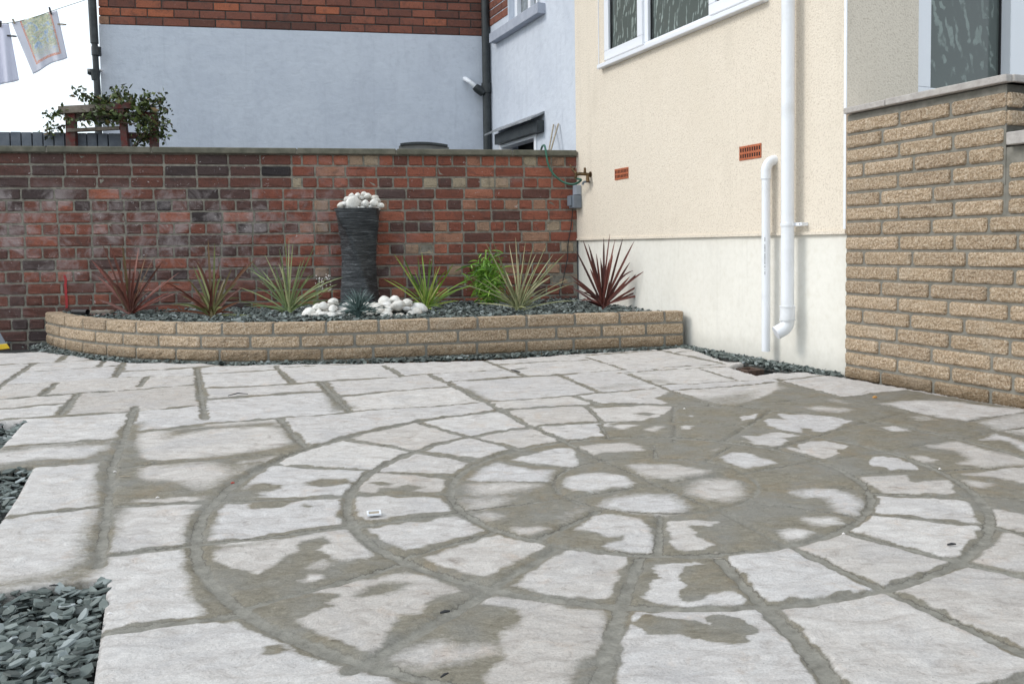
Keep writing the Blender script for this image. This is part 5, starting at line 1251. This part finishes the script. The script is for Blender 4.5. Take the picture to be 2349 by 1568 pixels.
def towelmat():
    m, n, p = new_mat('printed_tea_towel'); U = N(n, 'Attribute', attribute_name='cu').outputs['Fac']; V_ = N(n, 'Attribute', attribute_name='cv').outputs['Fac']
    cmb = N(n, 'CombineXYZ'); n.links.new(U, cmb.inputs[0]); n.links.new(V_, cmb.inputs[1]); v = cmb.outputs[0]
    h1 = noise(n, v, 6.5, 5, .7, .6)
    pc = ramp(n, h1, [(.3, (.12, .3, .62)), (.42, (.45, .6, .75)), (.5, (.75, .68, .3)), (.56, (.35, .5, .35)), (.63, (.72, .5, .4)), (.7, (.25, .4, .6))])
    pc = mix(n, .35, pc, ramp(n, noise(n, v, 24, 5, .7), [(.4, (.3, .3, .32)), (.6, (.9, .9, .9))]))
    def band(x, a, b): return math_(n, 'MULTIPLY', math_(n, 'GREATER_THAN', x, a), math_(n, 'LESS_THAN', x, b))
    ins = math_(n, 'MULTIPLY', band(U, .21, .83), math_(n, 'LESS_THAN', V_, .82))
    brd = math_(n, 'MULTIPLY', band(U, .17, .87), math_(n, 'LESS_THAN', V_, .87))
    bn_ = math_(n, 'SUBTRACT', brd, ins); bn_ = math_(n, 'MULTIPLY', bn_, ramp(n, noise(n, v, 45, 3), [(.38, (.1, .1, .1)), (.5, (1, 1, 1))]))
    base = (.72, .72, .8)
    c = mix(n, bn_, base, (.75, .36, .26)); c = mix(n, math_(n, 'MULTIPLY', ins, math_(n, 'SUBTRACT', 1., math_(n, 'MULTIPLY', ramp(n, math_(n, 'ADD', V_, math_(n, 'MULTIPLY', noise(n, v, 9, 4), .3)), [(.7, (0, 0, 0)), (.95, (1, 1, 1))]), .75))), c, pc)
    n.links.new(c, p.inputs['Base Color']); p.inputs['Roughness'].default_value = .9; p.inputs['Subsurface Weight'].default_value = .0
    return m
cloth('tea_towel', (27, 53), (131, 24), (155, 131), (76, 168), towelmat(), 'patterned tea towel with an orange border pegged on the washing line', .012)
cloth('white_cloth', (-62, 62), (20, 54), (44, 182), (-50, 215), simple('white_cotton', (.72, .72, .84), (.68, .68, .8), 12, .9, 0), 'plain white cloth on the washing line at the left edge of the photo', .02, 'cloth')
for (x0, y0, x1, y1), mt, lb in (((113, 17, 118, 34), M_['gasket'], 'upright black clothes peg at the top right of the patterned tea towel'), ((2, 48, 1, 63), M_['gasket'], 'upright black clothes peg at the far left edge over the white cloth'), ((16, 82, 38, 84), M_['gasket'], 'dark clothes peg sticking out sideways between the white cloth and the tea towel'),
                                ((132, 56, 152, 57), M_['cane'], 'pale wooden clothes peg sticking out to the right of the tea towel'), ((29, 44, 34, 55), M_['cane'], 'small wooden clothes peg at the top left corner of the tea towel')):
    a = at9(x0, y0, -.02); b = at9(x1, y1, -.02); m = MB()
    t = (b-a)/np.linalg.norm(b-a); s = np.cross(t, [0, 1, 0])
    m.tube([a+s*.004, a*.5+b*.5+s*.006, b+s*.003], .005, 6); m.tube([a-s*.004, a*.5+b*.5-s*.006, b-s*.003], .005, 6)
    tag(m.build('clothes_peg', mt), lb, 'clothes peg')
# ---------------------------------------------------------------- ladder foot at the left edge
LF = Frame(G(-2, 806), [1, 0, 0], [0, -1, 0])
ld = empty('stepladder', G(-8, 806), 'foot of a grey stepladder with a yellow base at the far left edge', 'ladder')
def lpt(x, y, dz=0): d = ray(x, y); q = G(0, 803); return C0+d*((q[1]+dz)/d[1])
m = MB()
m.add([lpt(-46, 700), lpt(-3, 757), lpt(20, 797), lpt(-30, 797), lpt(-46, 700, .05), lpt(-3, 757, .05), lpt(20, 797, .05), lpt(-30, 797, .05)], [(3, 2, 1, 0), (4, 5, 6, 7), (0, 1, 5, 4), (1, 2, 6, 5), (2, 3, 7, 6), (3, 0, 4, 7)])
m.build('stile', M_['greyplastic'], ld, bevel=.003)
m = MB(); m.add([lpt(-30, 792, -.01), lpt(16, 788, -.01), lpt(23, 799, -.01), lpt(-30, 806, -.01), lpt(-30, 792, .06), lpt(16, 788, .06), lpt(23, 799, .06), lpt(-30, 806, .06)], [(3, 2, 1, 0), (4, 5, 6, 7), (0, 1, 5, 4), (1, 2, 6, 5), (2, 3, 7, 6), (3, 0, 4, 7)])
m.build('foot', M_['yellow'], ld, bevel=.003)
# ---------------------------------------------------------------- small litter on the paving
def litter(name, x, y, mat, label, cat, L=.03, Wd=.006, T=.003, ang=0., bend=0.):
    p = G(x, y); m = MB(); c, s = math.cos(ang), math.sin(ang); d = np.array([c, s, 0])
    m.tube([p-d*L/2+Z*.006, p+Z*(.007+bend), p+d*L/2+Z*.006], [Wd*.3, Wd*.5, Wd*.25], 6); tag(m.build(name, mat, None, True), label, cat)
litter('twig', 546, 908, M_['gasket'], 'curved dark twig on a pale slab in front of the curved bed', 'twig', .085, .006, ang=.5, bend=.006)
litter('twig', 1183, 853, M_['gasket'], 'short black twig in a joint near the middle of the bed wall', 'twig', .09, .008, ang=-1.0)
litter('twig', 287, 1097, M_['cane'], 'straight pale stick on the damp joint at the left', 'twig', .03, .004, ang=.05)
litter('dead_leaf', 534, 1112, simple('red_leaf', (.4, .06, .04), None, 8, .7, 0), 'tiny red leaf on the damp ring joint at the left', 'leaf', .010, .006, ang=.3)
litter('bark_flake', 1021, 1410, M_['gasket'], 'small black flake on the large damp stain near the bottom', 'flake', .018, .006, ang=.4)
litter('twig', 1020, 1408+148, M_['gasket'], 'tiny dark twig at the bottom edge of the patio', 'twig', .016, .004, ang=.9)
litter('bark_flake', 124, 1350-1, M_['gasket'], 'little dark sliver on the slab above the near slate bed', 'flake', .016, .004, ang=.1)
litter('orange_stone', 2007, 914, simple('orange_grit', (.6, .3, .08), None, 8, .6, 0), 'small orange grit stone beside the foot of the buff wall', 'stone', .02, .012, ang=.3)
litter('bark_flake', 2183, 1254+1568*0, M_['gasket'], 'black flake on the white slab at the right of the circle', 'flake', .02, .006, ang=.2)
p = G(858, 1184); q = Frame([p[0], p[1], 0], [.97, .25, 0], [.25, -.97, 0])
sq = empty('square_spacer', p, 'small square white frame lying on a pale slab at the left of the circle', 'spacer'); m = MB(); w_ = .0165; m.box(q, -w_, w_, .007, .011, -w_, -w_+.004); m.box(q, -w_, w_, .007, .011, w_-.004, w_); m.box(q, -w_, -w_+.004, .007, .011, -w_+.004, w_-.004); m.box(q, w_-.004, w_, .007, .011, -w_+.004, w_-.004)
m.build('edge', M_['white'], sq); m = MB(); m.box(q, -w_+.004, w_-.004, .006, .0085, -w_+.004, w_-.004); m.build('inlay', M_['cane'], sq)
for i, (x, y) in enumerate(((263, 1088), (361, 1148), (252, 1418), (1570, 942), (2156, 1082), (1935, 1232))):
    p = G(x, y); m = MB(); s = random.uniform(.0025, .0045); m.tube([p+[-s, 0, .008], p+[0, 0, .008+s*.5], p+[s*1.2, .002, .008]], [s*.3, s*.6, s*.2], 6)
    tag(m.build('mortar_crumb', M_['flower']), 'tiny white crumb of grit lying on the paving', 'crumb', 'white crumbs on the paving')
for o in bpy.data.objects:
    if '_c' in o: del o['_c']
print('slabs', cur, 'verts', len(V))
